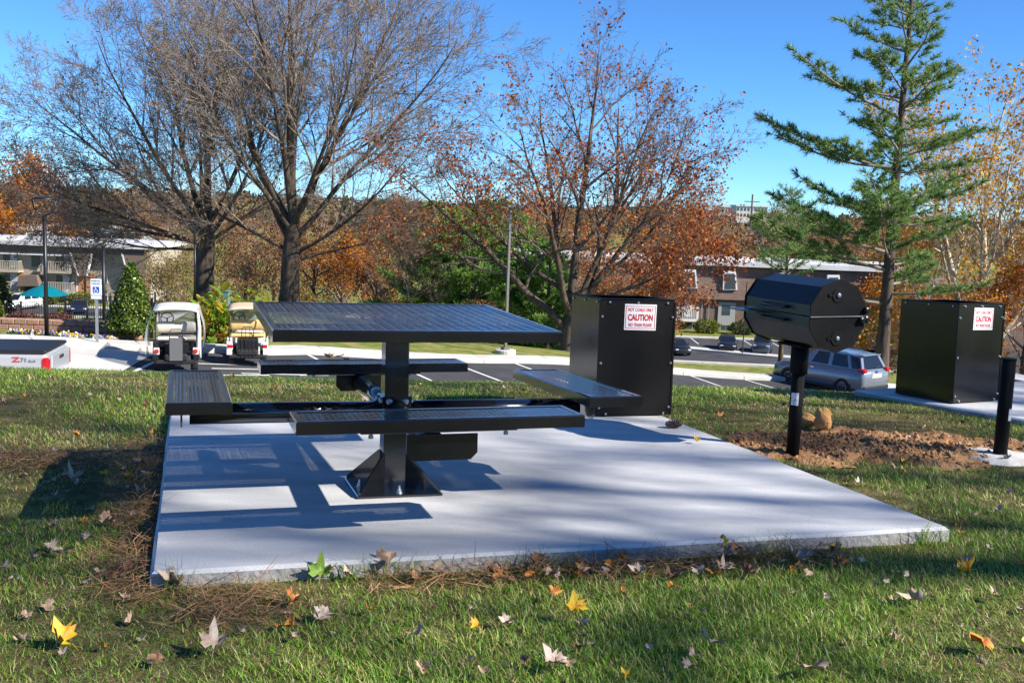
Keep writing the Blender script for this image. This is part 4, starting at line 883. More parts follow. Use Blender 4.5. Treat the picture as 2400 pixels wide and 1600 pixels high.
class Tree:
    def __init__(s, seed, nch, ratio, ang, nseg=(9, 8, 6, 4, 2, 1), wob=(.06, .1, .14, .18, .22, .25), grav=(.0, .03, .03, .02, .0, 0), rmin=.006, tmin=.25, fan=.0, maxl=5, rk=.62):
        s.R = random.Random(seed); s.nch, s.ratio, s.ang, s.nseg, s.wob, s.grav, s.rmin, s.tmin, s.fan, s.maxl, s.rk = nch, ratio, ang, nseg, wob, grav, rmin, tmin, fan, maxl, rk
        s.lv = [[] for _ in range(7)]; s.tips = []
    def rnd(s): R = s.R; return Vector((R.gauss(0, 1), R.gauss(0, 1), R.gauss(0, 1)))
    def grow(s, p, d, L, r, l, end=None):
        R = s.R; n = s.nseg[l]; p = Vector(p); d = Vector(d).normalized(); P = [p.copy()]; T = [d.copy()]
        for i in range(n):
            d = (d+s.rnd()*s.wob[l]+Vector((0, 0, s.grav[l]))).normalized(); p = p+d*(L/n); P.append(p.copy()); T.append(d.copy())
        e = r*(.42 if l < 1 else .13 if l < 2 else .25); rs = [max(s.rmin, r+(e-r)*(i/n)) for i in range(n+1)]
        s.lv[l].append((P, rs))
        if l >= s.maxl: s.tips.append((P[-1], T[-1], l)); return
        if l >= s.maxl-1: s.tips.append((P[-1], T[-1], l))
        k = s.nch[l]; a0 = R.uniform(0, 6.28)
        for c in range(k):
            t = s.tmin+(1-s.tmin)*((c+R.uniform(.2, .9))/k); i = min(n-1, int(t*n)); f = t*n-i
            q = P[i].lerp(P[i+1], f); tt = T[i+1]; a0 += 2.4+R.uniform(-.4, .4)
            o = tt.orthogonal().normalized(); o = Matrix.Rotation(a0, 3, tt) @ o
            an = s.ang[l]*R.uniform(.7, 1.25); dd = (tt*math.cos(an)+o*math.sin(an)).normalized()
            LL = L*s.ratio[l]*(1.05-.55*t)*R.uniform(.75, 1.2); rr = max(s.rmin, (rs[i]+(rs[i+1]-rs[i])*f)*s.rk*R.uniform(.75, 1.05))
            s.grow(q, dd, LL, rr, l+1)
    def mesh(s, lv, sides):
        out = []
        for l in lv:
            by = {}
            for P, r in s.lv[l]: by.setdefault(len(P), []).append((P, r))
            for g in by.values(): out.append(tubes(g, sides if isinstance(sides, int) else sides[l]))
        return joinv(out) if out else None
def leaf_quads(pos, size, rng, droop=.3, squash=.62, spread=.12):
    """little diamond leaves round the points"""
    N = len(pos); a = norm(rng.normal(size=(N, 3))+np.array([0, 0, -droop])); b = norm(np.cross(a, rng.normal(size=(N, 3)))); sz = size*rng.uniform(.6, 1.25, (N, 1))
    p = pos+rng.normal(size=(N, 3))*spread; nrm = np.cross(a, b)
    V = np.stack([p, p+a*sz*.5+b*sz*squash*.5+nrm*sz*.08, p+a*sz, p+a*sz*.5-b*sz*squash*.5+nrm*sz*.08], 1).reshape(-1, 3)
    i = np.arange(N)*4; return V, np.stack([i, i+1, i+2, i+3], 1)
M_BARK = mat('oak_bark', (.05,.04,.032), (.13,.102,.08), rough=.95, scale=6, detail=8, bump=1., bscale=14, stretch=(1, 1, .22), spec=.15)
M_TWIG = mat('twig_bark', (.2,.16,.13), (.28,.23,.19), rough=.9, scale=1.5, spec=.15); M_TWIGR = mat('red_twig_bark', (.13,.1,.085), (.2,.155,.13), rough=.9, scale=1.5, spec=.15)
M_SYC = mat('sycamore_bark', (.55,.5,.42), ramp=[(.35,(.6,.56,.48)),(.52,(.45,.4,.32)),(.62,(.2,.16,.12))], rough=.9, scale=2.5, detail=6, bump=.3, bscale=10, spec=.15)
LF_BROWN = leafmat('brown_oak_leaf', [(0,(.18,.085,.04)),(.4,(.28,.13,.055)),(.75,(.36,.19,.08)),(1,(.44,.27,.13))])
LF_RED = leafmat('red_leaf', [(0,(.2,.035,.018)),(.4,(.34,.08,.02)),(.75,(.45,.15,.03)),(1,(.5,.23,.06))])
LF_ORANGE = leafmat('orange_leaf', [(0,(.28,.07,.01)),(.45,(.45,.13,.012)),(.8,(.58,.23,.018)),(1,(.5,.32,.04))])
LF_OLIVE = leafmat('olive_leaf', [(0,(.12,.11,.03)),(.5,(.25,.2,.06)),(.8,(.35,.22,.07)),(1,(.4,.32,.1))])
LF_PINE = leafmat('pine_needle', [(0,(.075,.165,.05)),(.5,(.14,.28,.08)),(.85,(.22,.37,.11)),(1,(.32,.41,.13))], transl=.35)
LF_PINEY = leafmat('pine_needle_yellowish', [(0,(.11,.25,.05)),(.5,(.22,.4,.08)),(1,(.38,.5,.12))], transl=.35)
def finish(name, base, T, label, cat='tree', group=None, bark=M_BARK, twig=M_TWIG, leaves=(), rz=0):
    r = empty(name, base, rz, label, cat, group)
    V, Q = T.mesh([0], 14); npmesh('trunk', V, Q, bark, r, smooth=True)
    for P, R_ in T.lv[1]:
        V, Q = tubes([(P, R_)], 9); npmesh('limb', V, Q, bark, r, smooth=True)
    V, Q = T.mesh([2, 3, 4, 5, 6], {2: 6, 3: 4, 4: 3, 5: 3, 6: 3}); npmesh('branches', V, Q, twig, r, 'stuff', smooth=True)
    for V, Q, m in leaves: npmesh('foliage', V, Q, m, r, 'stuff')
    return r
def tippts(T, prob, seed, per=1, zlo=None, fn=None):
    rng = np.random.default_rng(seed); P = np.array([t[0] for t in T.tips]); 
    p = np.full(len(P), prob) if fn is None else fn(P); P = P[rng.random(len(P)) < p]; return np.repeat(P, per, 0), rng
# --- two big bare oaks
def oak(name, px, D, H, label, seed, limbs, r0=.55, fork=3.2, leafp=.1, gz=.0):
    T = Tree(seed, (0, 13, 9, 7, 4, 0), (.5, .55, .56, .58, .62), (.5, .62, .62, .6, .6), rmin=.0075, tmin=.22, maxl=5, wob=(.03, .055, .085, .11, .15, .18), grav=(0, .035, .028, .02, .01, 0))
    base = pxg(px, D, -.1); R = T.R
    P = [Vector((0, 0, 0)), Vector((0, 0, .35)), Vector((.03, 0, 1.2)), Vector((.05, .0, fork*.7)), Vector((.1, .02, fork)), Vector((.16, .03, fork*1.35)), Vector((.2, .0, fork*1.8))]
    T.lv[0].append((P, [r0*1.45, r0*1.12, r0*.98, r0*.95, r0*.92, r0*.7, r0*.42]))
    for (az, el, L, r, z) in limbs:
        a = math.radians(az); e = math.radians(el); d = Vector((math.cos(a)*math.cos(e), math.sin(a)*math.cos(e), math.sin(e)))
        T.grow(Vector((.12, .02, z))+d*.1, d, L*.78, r*.8, 1)
    pts, rng = tippts(T, leafp, seed, 1, fn=lambda P: leafp*np.clip(1.9-P[:, 2]/H*2.2, .12, 2.2)); lv = leaf_quads(pts, .17, rng)
    return finish(name, base, T, label, group='large bare oaks', leaves=[(lv[0], lv[1], LF_BROWN)])
oak('oak_tree', 678, 55, 19, 'large bare oak with a thick dark trunk standing right behind the table', 21,
    [(5, 62, 18, .26, 4.6), (170, 62, 17, .26, 4.2), (95, 80, 18, .3, 5.2), (260, 70, 16, .25, 4.8), (15, 42, 17, .2, 3.6), (150, 45, 15, .2, 3.4), (350, 26, 12, .14, 2.9), (190, 22, 10, .13, 3.0), (50, 58, 15, .2, 4.4), (230, 50, 14, .2, 4.0), (310, 50, 14, .2, 4.3), (120, 68, 17, .22, 5.0), (0, 10, 8.5, .11, 2.6)], r0=.52, leafp=.10)
oak('oak_tree', 478, 60, 17, 'large bare oak with wide drooping lower branches behind the golf carts', 33,
    [(175, 40, 15, .2, 4.0), (160, 60, 16, .24, 4.6), (90, 78, 16, .28, 5.0), (10, 58, 14, .22, 4.4), (190, 16, 13, .16, 3.4), (170, 6, 13, .15, 3.6), (220, 25, 12, .17, 3.8), (200, 52, 15, .2, 4.2), (270, 45, 12, .18, 4.2), (340, 40, 12, .17, 3.8), (130, 25, 12, .15, 3.5), (30, 30, 11, .15, 3.6), (185, -4, 10, .11, 3.3)], r0=.56, fork=3.4, leafp=.12)
# --- red maple with several stems
def red_tree():
    T = Tree(5, (0, 10, 7, 6, 4, 0), (.5, .5, .54, .58, .62), (.5, .66, .64, .64, .6), rmin=.006, tmin=.25, maxl=5, wob=(.03, .09, .12, .14, .17, .2), grav=(0, .03, .02, .015, .0, 0))
    T.lv[0].append(([Vector((0, 0, 0)), Vector((0, 0, .4)), Vector((.02, 0, 1.0)), Vector((.05, 0, 1.7))], [.5, .4, .36, .3]))
    for az, el, L, r, z in ((172, 52, 13.5, .2, .8), (85, 82, 15, .23, 1.3), (10, 58, 14.5, .21, 1.4), (355, 42, 12.5, .16, 2.2), (240, 64, 12.5, .17, 1.6), (130, 62, 13, .16, 1.5), (310, 54, 12, .15, 1.8), (350, 14, 8.5, .11, 2.0), (165, 36, 11, .13, 2.6), (20, 32, 10.5, .12, 2.6)):
        a = math.radians(az); e = math.radians(el); T.grow((.03, 0, z), (math.cos(a)*math.cos(e), math.sin(a)*math.cos(e), math.sin(e)), L*.8, r, 1)
    pts, rng = tippts(T, 1, 6, 2, fn=lambda P: np.clip(1.35-P[:, 2]/8.0, .13, .9)*np.where(P[:, 0] < .6, np.clip((P[:, 2]-3.6)/1.8, 0, 1), 1)); V, Q = leaf_quads(pts, .165, rng, spread=.2)
    return finish('red_oak_tree', pxg(1332, 47.5, -.1), T, 'half-bare tree with red-brown leaves and several stems behind the left coal bin', bark=M_BARK, twig=M_TWIGR, leaves=[(V, Q, LF_RED)])
red_tree()
# --- sycamore
def sycamore():
    T = Tree(9, (0, 9, 7, 6, 4, 0), (.5, .52, .55, .58, .6), (.5, .6, .62, .62, .6), rmin=.007, tmin=.25, maxl=5, wob=(.03, .07, .1, .13, .17, .2), grav=(0, .03, .02, .01, 0, 0))
    T.lv[0].append(([Vector((0, 0, 0)), Vector((0, 0, .5)), Vector((-.05, 0, 1.6)), Vector((-.1, 0, 2.6))], [.55, .43, .38, .3]))
    for az, el, L, r, z in ((150, 72, 17, .25, 2.0), (20, 66, 17, .26, 1.6), (90, 82, 18, .24, 2.4), (250, 66, 14, .17, 2.2), (170, 34, 10, .13, 2.0), (10, 34, 11, .13, 2.2), (190, 15, 8, .11, 1.8), (330, 58, 15, .18, 2.0), (60, 55, 14, .17, 2.3)):
        a = math.radians(az); e = math.radians(el); T.grow((-.06, 0, z), (math.cos(a)*math.cos(e), math.sin(a)*math.cos(e), math.sin(e)), L*.85, r, 1)
    pts, rng = tippts(T, .8, 16, 1); V, Q = leaf_quads(pts, .25, rng, spread=.3)
    finish('sycamore_tree', pxg(2275, 60, -.1), T, 'pale-barked sycamore with orange leaves at the right edge', bark=M_SYC, twig=M_SYC, leaves=[(V, Q, leafmat('sycamore_leaf', [(0,(.4,.14,.02)),(.4,(.55,.26,.03)),(.8,(.6,.38,.05)),(1,(.45,.4,.09))]))])
sycamore()
# --- pines
def pine(name, base, H, label, seed, rad, n_wh=16, per=5, z0=.12, dens=1., m=LF_PINE, r0=.32, nl=.17, group=None, droop=.0, ntw=9, sym=1., wd_=1., jit=0., zj=.25):
    R = random.Random(seed); rng = np.random.default_rng(seed); lv1 = []; lv2 = []; tuft = []; tdir = []
    for w in range(n_wh):
        t = z0+(1-z0)*(w+R.uniform(0, .6))/n_wh; z = t*H; prof = (1-t)**.75*(.55+.45*min(1, (t-z0)/.16+.5))
        a0 = R.uniform(0, 6.28)
        for b_ in range(per):
            a = a0+2*math.pi*b_/per+R.uniform(-.35, .35); L = rad*prof*R.uniform(.55-jit, 1.15)*(1+.25*sym*math.cos(a-2.9))+.3
            el = .05+.5*t-droop+R.uniform(-.15, .15); d = Vector((math.cos(a)*math.cos(el), math.sin(a)*math.cos(el), math.sin(el))); p = Vector((0, 0, z+R.uniform(-zj, zj))); P = [p.copy()]
            n = 6
            for i in range(n): d = (d+Vector((R.gauss(0, .06), R.gauss(0, .06), .045-droop*.05+R.gauss(0, .04)))).normalized(); p = p+d*L/n; P.append(p.copy())
            rb = .018+.012*L; lv1.append((P, [max(.008, rb*(1-.8*i/n)) for i in range(n+1)]))
            k = max(3, int(ntw*L/rad*1.5*dens))
            for c in range(k):
                u = .22+.78*(c+R.random())/k; i = min(n-1, int(u*n)); q = P[i].lerp(P[i+1], u*n-i); tt = (P[i+1]-P[i]).normalized(); s = 1 if c % 2 else -1
                side = tt.cross(Vector((0, 0, 1))).normalized()*s; dd = (tt*.75+side*R.uniform(.45, .95)+Vector((0, 0, R.uniform(-.12, .3)))).normalized(); l2 = (.25+.30*L*(1-u*.75))*R.uniform(.6, 1.1)
                e1 = q+dd*l2*.5+Vector((0, 0, .02)); e2 = q+dd*l2+Vector((0, 0, .06*l2)); lv2.append(([q, e1, e2], [.012, .009, .006]))
                m_ = max(2, int(l2/.12))
                for j in range(m_):
                    f = .3+.7*(j+R.random())/m_; tuft.append(q.lerp(e2, f)); tdir.append(dd)
                    if R.random() < .45: o = Vector((R.gauss(0, .1), R.gauss(0, .1), R.gauss(.04, .07))); tuft.append(q.lerp(e2, f)+o); tdir.append((dd+o*4).normalized())
    r = empty(name, base, 0, label, 'tree', group)
    K = 8; P = [Vector((.06*H*.02*math.sin(i*1.3), 0, H*i/K)) for i in range(K+1)]
    V, Q = tubes([(P, [r0*(1.25 if i == 0 else 1)*(1-.93*i/K) for i in range(K+1)])], 12); npmesh('trunk', V, Q, M_BARK, r, smooth=True)
    V, Q = joinv([tubes(lv1, 5), tubes(lv2, 3)]); npmesh('branches', V, Q, M_TWIG, r, 'stuff', smooth=True)
    tp_ = np.array(tuft); td = np.array(tdir); nn = 11; N = len(tp_); p = np.repeat(tp_, nn, 0); d = np.repeat(td, nn, 0)
    nd = norm(d*.9+rng.normal(size=p.shape)*.62); ln = nl*rng.uniform(.7, 1.2, (len(p), 1)); sd = norm(np.cross(nd, rng.normal(size=p.shape)))*nl*.05*wd_
    V = np.stack([p-sd, p+sd, p+nd*ln], 1).reshape(-1, 3); i = np.arange(len(p))*3
    npmesh('needles', V, np.stack([i, i+1, i+2], 1), m, r, 'stuff'); return r
pine('pine_tree', pxg(2060, 51, -.1), 23, 'tall green pine with a bare lower trunk right of the grill', 3, 8.2, n_wh=18, per=5, z0=.2, dens=1.35, r0=.34, nl=.34, droop=.14, ntw=11, wd_=1.25, jit=.2, zj=.7, m=leafmat('white_pine_needle', [(0,(.08,.16,.05)),(.45,(.15,.26,.075)),(.8,(.25,.36,.1)),(1,(.38,.42,.14))], transl=.35))
pine('small_pine_tree', pxg(1825, 75, -.2), 14.2, 'bushy green pine left of the tall pine trunk', 8, 6.4, n_wh=8, per=7, z0=.55, dens=1.3, r0=.22, nl=.27, m=LF_PINE, ntw=9, group='bushy pines')
for k, (px, D, H, rd, lb) in enumerate(((1010, 60, 7.6, 3.9, 'bushy green pine at the left of the pine clump behind the table'), (1105, 59, 7.4, 3.8, 'bushy green pine left of the bronze light pole'), (1205, 62, 8.2, 3.9, 'bushy green pine right behind the bronze light pole'), (1280, 60, 6.4, 3.4, 'low green pine left of the red-leaved tree'), (1150, 68, 10.4, 2.9, 'slender pine rising behind the pine clump'), (1050, 66, 8.8, 3.8, 'dark pine at the back of the clump behind the table'))):
    pine('small_pine_tree', pxg(px, D, -.2), H, lb, 40+k, rd, n_wh=9, per=6, z0=.04, dens=1.35, r0=.2, nl=.3, m=LF_PINEY, ntw=9, group='bushy pines', wd_=2.4)
# --- leafy background trees: four kinds, each built once and copied
def leafy(name, seed, H, rad, m, label, n=5200, size=.22, trunk=.18, flat=.75, grp=None, twig=M_TWIG):
    T = Tree(seed, (0, 7, 5, 4, 0), (.5, .55, .58, .6), (.5, .65, .7, .7), rmin=.012, tmin=.25, maxl=4, grav=(0, .03, .02, .0, 0), nseg=(6, 6, 4, 3, 2, 2)); R = T.R
    T.lv[0].append(([Vector((0, 0, -.3)), Vector((0, 0, H*.15)), Vector((.05, 0, H*.32)), Vector((0, .05, H*.55))], [trunk*1.4, trunk, trunk*.85, trunk*.4]))
    for k in range(8):
        a = k*2.4; e = math.radians([20, 35, 50, 62, 75, 42, 28, 58][k]); T.grow((0, 0, H*(.22+.035*k)), (math.cos(a)*math.cos(e), math.sin(a)*math.cos(e), math.sin(e)), (rad if e < .8 else H*.6)*R.uniform(.85, 1.1), trunk*.45, 1)
    rng = np.random.default_rng(seed); P = np.array([t[0] for t in T.tips]); P = P[rng.integers(0, len(P), n)]
    V, Q = leaf_quads(P, size, rng, spread=.32)
    r = empty(name, (0, 0, 0), 0, label, 'tree', grp)
    Vt, Qt = T.mesh([0], 9); npmesh('trunk', Vt, Qt, M_BARK, r, smooth=True); Vt, Qt = T.mesh([1, 2, 3, 4], {1: 6, 2: 4, 3: 3, 4: 3}); npmesh('branches', Vt, Qt, twig, r, 'stuff', smooth=True)
    npmesh('foliage', V, Q, m, r, 'stuff'); return r
KIND = {'b': leafy('brown_tree', 51, 9, 4.4, LF_BROWN, 'x'), 'o': leafy('orange_tree', 52, 8.5, 4.0, LF_ORANGE, 'x', n=6500), 'v': leafy('olive_tree', 53, 8, 3.8, LF_OLIVE, 'x', n=4200), 'g': leafy('bare_tree', 54, 10, 4.2, LF_BROWN, 'x', n=900), 'r': leafy('russet_tree', 55, 9, 4.2, LF_RED, 'x', n=5200)}
used = set()
def place(kind, px, D, sc, label, grp=None, rz=None):
    o = KIND[kind]
    if kind in used: o = copy_tree(o)
    used.add(kind); o.location = pxg(px, D, -.1); o.rotation_euler = (0, 0, (px*7 % 63)/10 if rz is None else rz); o.scale = (sc, sc, sc*(.92+.03*(px % 6))); o['label'] = label
    if grp: o['group'] = grp
    elif 'group' in o: del o['group']
    return o
for a in (('b', 575, 74, .72, 'small brown-leaved tree between the two oak trunks'), ('b', 735, 72, .8, 'brown-leaved tree just right of the nearer oak trunk'), ('b', 640, 84, .9, 'brown-leaved tree behind the nearer oak'),
          ('v', 392, 84, .72, 'olive-brown tree beside the end wall of the left apartment house'), ('v', 430, 90, .85, 'olive-brown tree left of the farther oak trunk'), ('o', 880, 70, .75, 'orange bushy tree behind the right half of the table'),
          ('b', 850, 82, .95, 'brown-leaved tree beyond the table, left of the orange one'), ('g', 955, 50, .45, 'low bare grey tree in front of the pine clump'), ('o', 800, 78, .8, 'orange-brown tree behind the table middle'),
          ('r', 1440, 66, .95, 'russet-leaved tree behind the left coal bin'), ('b', 1515, 70, .9, 'brown-leaved tree above the right end of the left coal bin'), ('b', 1395, 62, .6, 'brown-leaved low tree left behind the left coal bin'), ('o', 1490, 84, .8, 'orange tree behind the russet ones'),
          ('o', 1965, 80, .9, 'orange-leaved tree behind the grill barrel'), ('b', 1890, 140, 1.5, 'brown-leaved tree behind the small bushy pine'), ('o', 2150, 78, 1.05, 'orange-leaved tree between the tall pine and the sycamore'), ('o', 2390, 56, .9, 'orange tree at the far right edge'), ('b', 2040, 140, 1.5, 'brown-leaved tree behind the tall pine trunk'),
          ('o', -15, 150, 2.1, 'orange tree cut by the left edge above the roof'), ('v', 520, 100, 1.0, 'olive-brown tree far behind the gap between the oaks'), ('g', 1690, 135, 1.3, 'bare grey tree left of the pines and utility pole')):
    place(*a)
REG = [(0, 'left'), (420, 'left of the nearer oak'), (760, 'behind the table'), (1250, 'behind the coal bin'), (1700, 'behind the grill'), (2100, 'at the right')]
rr = random.Random(77); far = []
for k in range(58):
    px = rr.uniform(-150, 2550); D = rr.choice((145, 160, 180, 205, 230, 270)); kd = rr.choice('bbgvvgrbog')
    reg = [n for x, n in REG if px >= x-200][-1]; nm = {'b': 'brown', 'g': 'bare grey', 'v': 'olive', 'r': 'russet', 'o': 'orange'}[kd]
    place(kd, px, D, rr.uniform(.95, 1.5), 'distant %s tree on the slope beyond the valley, %s' % (nm, reg if reg != 'left' else 'at the left'), 'distant %s trees, %s' % (nm, reg))
# --- woods that cover the far slope: one mass
rng = np.random.default_rng(4); N = 1900; D = 280*np.exp(rng.random(N)*1.75); X = (rng.random(N)-.5)*1.5*D; Z = hz(X, D); S = rng.uniform(2.6, 4.6, N)*np.clip(D/600, .8, 1.2); K = 36
c = np.repeat(np.stack([X, D, Z+S*.9], 1), K, 0); s_ = np.repeat(S, K)[:, None]; u = norm(rng.normal(size=(N*K, 3)))*rng.uniform(.55, 1., (N*K, 1)); p = c+u*s_*np.array([.9, .9, 1.0])
a = norm(rng.normal(size=p.shape)); b = norm(np.cross(a, rng.normal(size=p.shape))); sz = s_*rng.uniform(.18, .34, (N*K, 1))
V = np.stack([p-a*sz, p+b*sz, p+a*sz, p-b*sz], 1).reshape(-1, 3); i = np.arange(N*K)*4
M_WOOD = leafmat('far_wood', [(0,(.075,.065,.05)),(.35,(.13,.1,.07)),(.6,(.17,.12,.075)),(.8,(.2,.11,.05)),(.92,(.06,.085,.035)),(1,(.05,.08,.035))], transl=.2)
tag(npmesh('far_wood', V, np.stack([i, i+1, i+2, i+3], 1), M_WOOD, None, 'stuff'), 'hazy mixed autumn woods covering the far slope up to the skyline', 'woods')
# ================================================================ shrubs and garden plants
LF_HOLLY = leafmat('holly_leaf', [(0,(.03,.07,.012)),(.5,(.075,.14,.02)),(.8,(.16,.22,.03)),(1,(.32,.33,.06))], transl=.15, rough=.3, spec=.6)
LF_PURP = leafmat('purple_leaf', [(0,(.06,.025,.025)),(.5,(.13,.055,.05)),(1,(.22,.11,.08))]); LF_BUSH = leafmat('bush_leaf', [(0,(.05,.08,.012)),(.5,(.11,.15,.02)),(1,(.24,.25,.04))]); LF_BUSHD = leafmat('dark_bush_leaf', [(0,(.02,.04,.012)),(.6,(.05,.085,.02)),(1,(.1,.14,.04))])
def shrub(name, base, dims, m, n, size, label, cat='shrub', shape='round', group=None, seed=1, stem=.25):
    rng = np.random.default_rng(seed); r = empty(name, base, 0, label, cat, group); rx, ry, h = dims
    u = norm(rng.normal(size=(n, 3))); rad = rng.uniform(.62, 1., (n, 1))**.5
    if shape == 'cone':
        t = rng.random(n)**1.7; a = rng.uniform(0, 6.283, n); pr = np.clip((1-t)**.72, 0, 1)*np.clip((t+.06)/.14, .55, 1); q = pr*rng.uniform(.72, 1.04, n)*(1+.07*np.sin(a*5+t*9)); P = np.stack([rx*q*np.cos(a), ry*q*np.sin(a), stem+(h-stem)*t], 1)
    elif shape == 'box':
        e = np.sign(u)*np.abs(u)**.45; e /= np.abs(e).max(1, keepdims=True); P = e*rad*np.array([rx, ry, h/2])*(1+.05*rng.normal(size=(n, 1)))+np.array([0, 0, h/2])
    else: P = u*rad*np.array([rx, ry, h*.55])+np.array([0, 0, h*.5]); P[:, 2] = np.maximum(P[:, 2], .02)
    V, Q = leaf_quads(P, size, rng, droop=-.1, spread=size*.25, squash=.75); npmesh('foliage', V, Q, m, r, 'stuff')
    g = []
    for k in range(14):
        a = k*2.4; f = rng.uniform(.3, .75); g.append(([Vector((0, 0, -.05)), Vector((rx*f*.3*math.cos(a), ry*f*.3*math.sin(a), h*.3)), Vector((rx*f*math.cos(a)*.8, ry*f*math.sin(a)*.8, h*.62))], [.03, .02, .008]))
    if shape == 'cone': g = [([Vector((0, 0, -.1)), Vector((.02, 0, h*.4)), Vector((0, 0, h*.93))], [.07, .05, .01])]+[([Vector((0, 0, h*(.15+.05*k))), Vector((rx*.4*math.cos(k*2.4), ry*.4*math.sin(k*2.4), h*(.18+.05*k))), Vector((rx*.75*math.cos(k*2.4)*(1-k/15), ry*.75*math.sin(k*2.4)*(1-k/15), h*(.2+.05*k)))], [.02, .014, .006]) for k in range(12)]
    V, Q = tubes(g, 6); npmesh('stems', V, Q, M_BARK, r, smooth=True); return r
shrub('holly_tree', pxg(309, 32.2, .02), (.76, .76, 2.5), LF_HOLLY, 15000, .085, 'clipped conical green holly left of the golf carts', 'tree', 'cone', stem=.36, seed=2)
shrub('purple_hedge', pxg(96, 36.2, -.1), (.95, .45, .95), LF_PURP, 5200, .075, 'purple-brown clipped hedge behind the garden wall', 'hedge', 'box', seed=3)
shrub('dark_shrub', pxg(213, 37.5, -.2), (.5, .5, 1.15), LF_BUSHD, 2400, .08, 'dark shrub between the iron fence and the sign post', seed=4)
shrub('arborvitae', pxg(143, 47, 0), (.42, .42, 1.5), LF_BUSH, 2600, .1, 'small upright evergreen right of the turquoise parasol', 'shrub', 'cone', seed=5, stem=.05)
shrub('arborvitae', pxg(-2, 37, -.3), (.5, .5, 1.9), LF_BUSH, 2600, .1, 'upright evergreen cut by the left edge behind the garden wall', 'shrub', 'cone', seed=6, stem=.05); shrub('arborvitae', pxg(8, 70, 0), (.9, .9, 3.6), LF_BUSHD, 2000, .2, 'dark upright evergreen left of the white SUV', 'shrub', 'cone', seed=7, stem=.05)
for k, (px, D, rx, hh, m, lb) in enumerate(((190, 121.5, 1.55, 1.55, LF_BUSH, 'round clipped bush under the brick panel of the left house'), (112, 122, 1.3, 1.35, LF_BUSH, 'round clipped bush under the balcony right of the entry'), (45, 122, 1.2, 1.3, LF_BUSH, 'round clipped bush left of the entry canopy'), (374, 120, .8, 1.1, LF_BUSHD, 'round bush at the brick end of the left house'),
        (1655, 117.5, 1.6, 1.5, LF_BUSH, 'clipped bush before the right house, left of the door'), (1740, 117.5, 1.6, 1.4, LF_BUSHD, 'clipped bush before the right house behind the blue-grey truck'), (1545, 117.5, 1.3, 1.4, LF_BUSHD, 'clipped bush hidden beside the left coal bin'), (1860, 117.5, 1.2, 1.2, LF_BUSHD, 'clipped bush behind the grill post at the right house'), (1215, 96, 1.8, 1.8, LF_BUSHD, 'dark bush behind the right corner of the table'), (1278, 94, 1.5, 1.6, LF_BUSHD, 'dark bush left of the white vehicle'))):
    shrub('clipped_bush', pxg(px, D, 0), (rx, rx*.7, hh), m, 1500, .2, lb, seed=20+k)
for k, (px, D, rx, hh, m, lb) in enumerate(((1120, 53, 1.6, 2.1, LF_BROWN, 'twiggy reddish bush left of the bronze light pole'), (960, 58, 1.5, 1.7, LF_OLIVE, 'olive bush at the left foot of the pine clump'), (700, 66, 1.2, 1.3, LF_OLIVE, 'yellow-green bush right of the nearer oak trunk'))):
    shrub('loose_bush', pxg(px, D, 0), (rx, rx*.8, hh), m, 2600, .13, lb, seed=60+k)
# canna bed
M_CANNA = [leafmat('canna_%s' % n_, [(0, a), (.5, b_), (1, c)], island=False, objrand=True, transl=.4, rough=.45, spec=.4) for n_, a, b_, c in (('green', (.09,.19,.015), (.17,.29,.02), (.28,.36,.03)), ('yellow', (.36,.36,.03), (.5,.4,.04), (.55,.3,.03)), ('brown', (.28,.13,.03), (.36,.17,.05), (.3,.2,.06)))]
cb = pxg(547, 33.6, .05); cr = empty('canna_bed', cb, .2, 'clump of tall yellowing canna plants between the two golf carts', 'plant'); cr.scale = (1.15, 1.15, 1.2)
def canna_leaf(L, w, bend):
    V = []; n = 7
    for i in range(n+1):
        t = i/n; ww = w*math.sin(math.pi*min(1, t*.93+.07))**.8*(1 if t < .95 else .2); x = L*t*math.cos(bend*t); z = L*t*math.sin(.9-bend*t*.9)
        V += [(x, -ww, z+ww*.35), (x, 0, z-.01), (x, ww, z+ww*.35)]
    return V, [(3*i+k, 3*i+k+1, 3*i+4+k, 3*i+3+k) for i in range(n) for k in range(2)]
cme = {}
rc = random.Random(8)
for k in range(44):
    sx, sy = rc.uniform(-1.05, 1.0), rc.uniform(-.5, .6); hh = rc.uniform(.9, 1.75)*(1.0-.25*abs(sx)); MB().tube([(sx, sy, 0), (sx+rc.uniform(-.1, .1), sy, hh)], [.02, .012], 5).build('stem', M_CANNA[0], cr)
    for j in range(6):
        vi = rc.randrange(5); mi = rc.choice((0, 0, 0, 1, 1) if j > 1 else (0, 1, 2, 2)); key = (vi, mi)
        if key not in cme: o = MB().add(*canna_leaf(rc.uniform(.5, .75), rc.uniform(.09, .15), [.2, .6, 1.0, 1.4, 1.8][vi])).build('leaf', M_CANNA[mi], cr, smooth=True); cme[key] = o.data
        else: o = link('leaf', cme[key], cr)
        z = hh*(.2+.82*j/5); o.matrix_local = Matrix.Translation((sx, sy, z)) @ Matrix.Rotation(rc.uniform(0, 6.28), 4, 'Z') @ Matrix.Rotation(rc.uniform(-.3, .3), 4, 'X') @ Matrix.Scale(rc.uniform(.5, .85), 4)
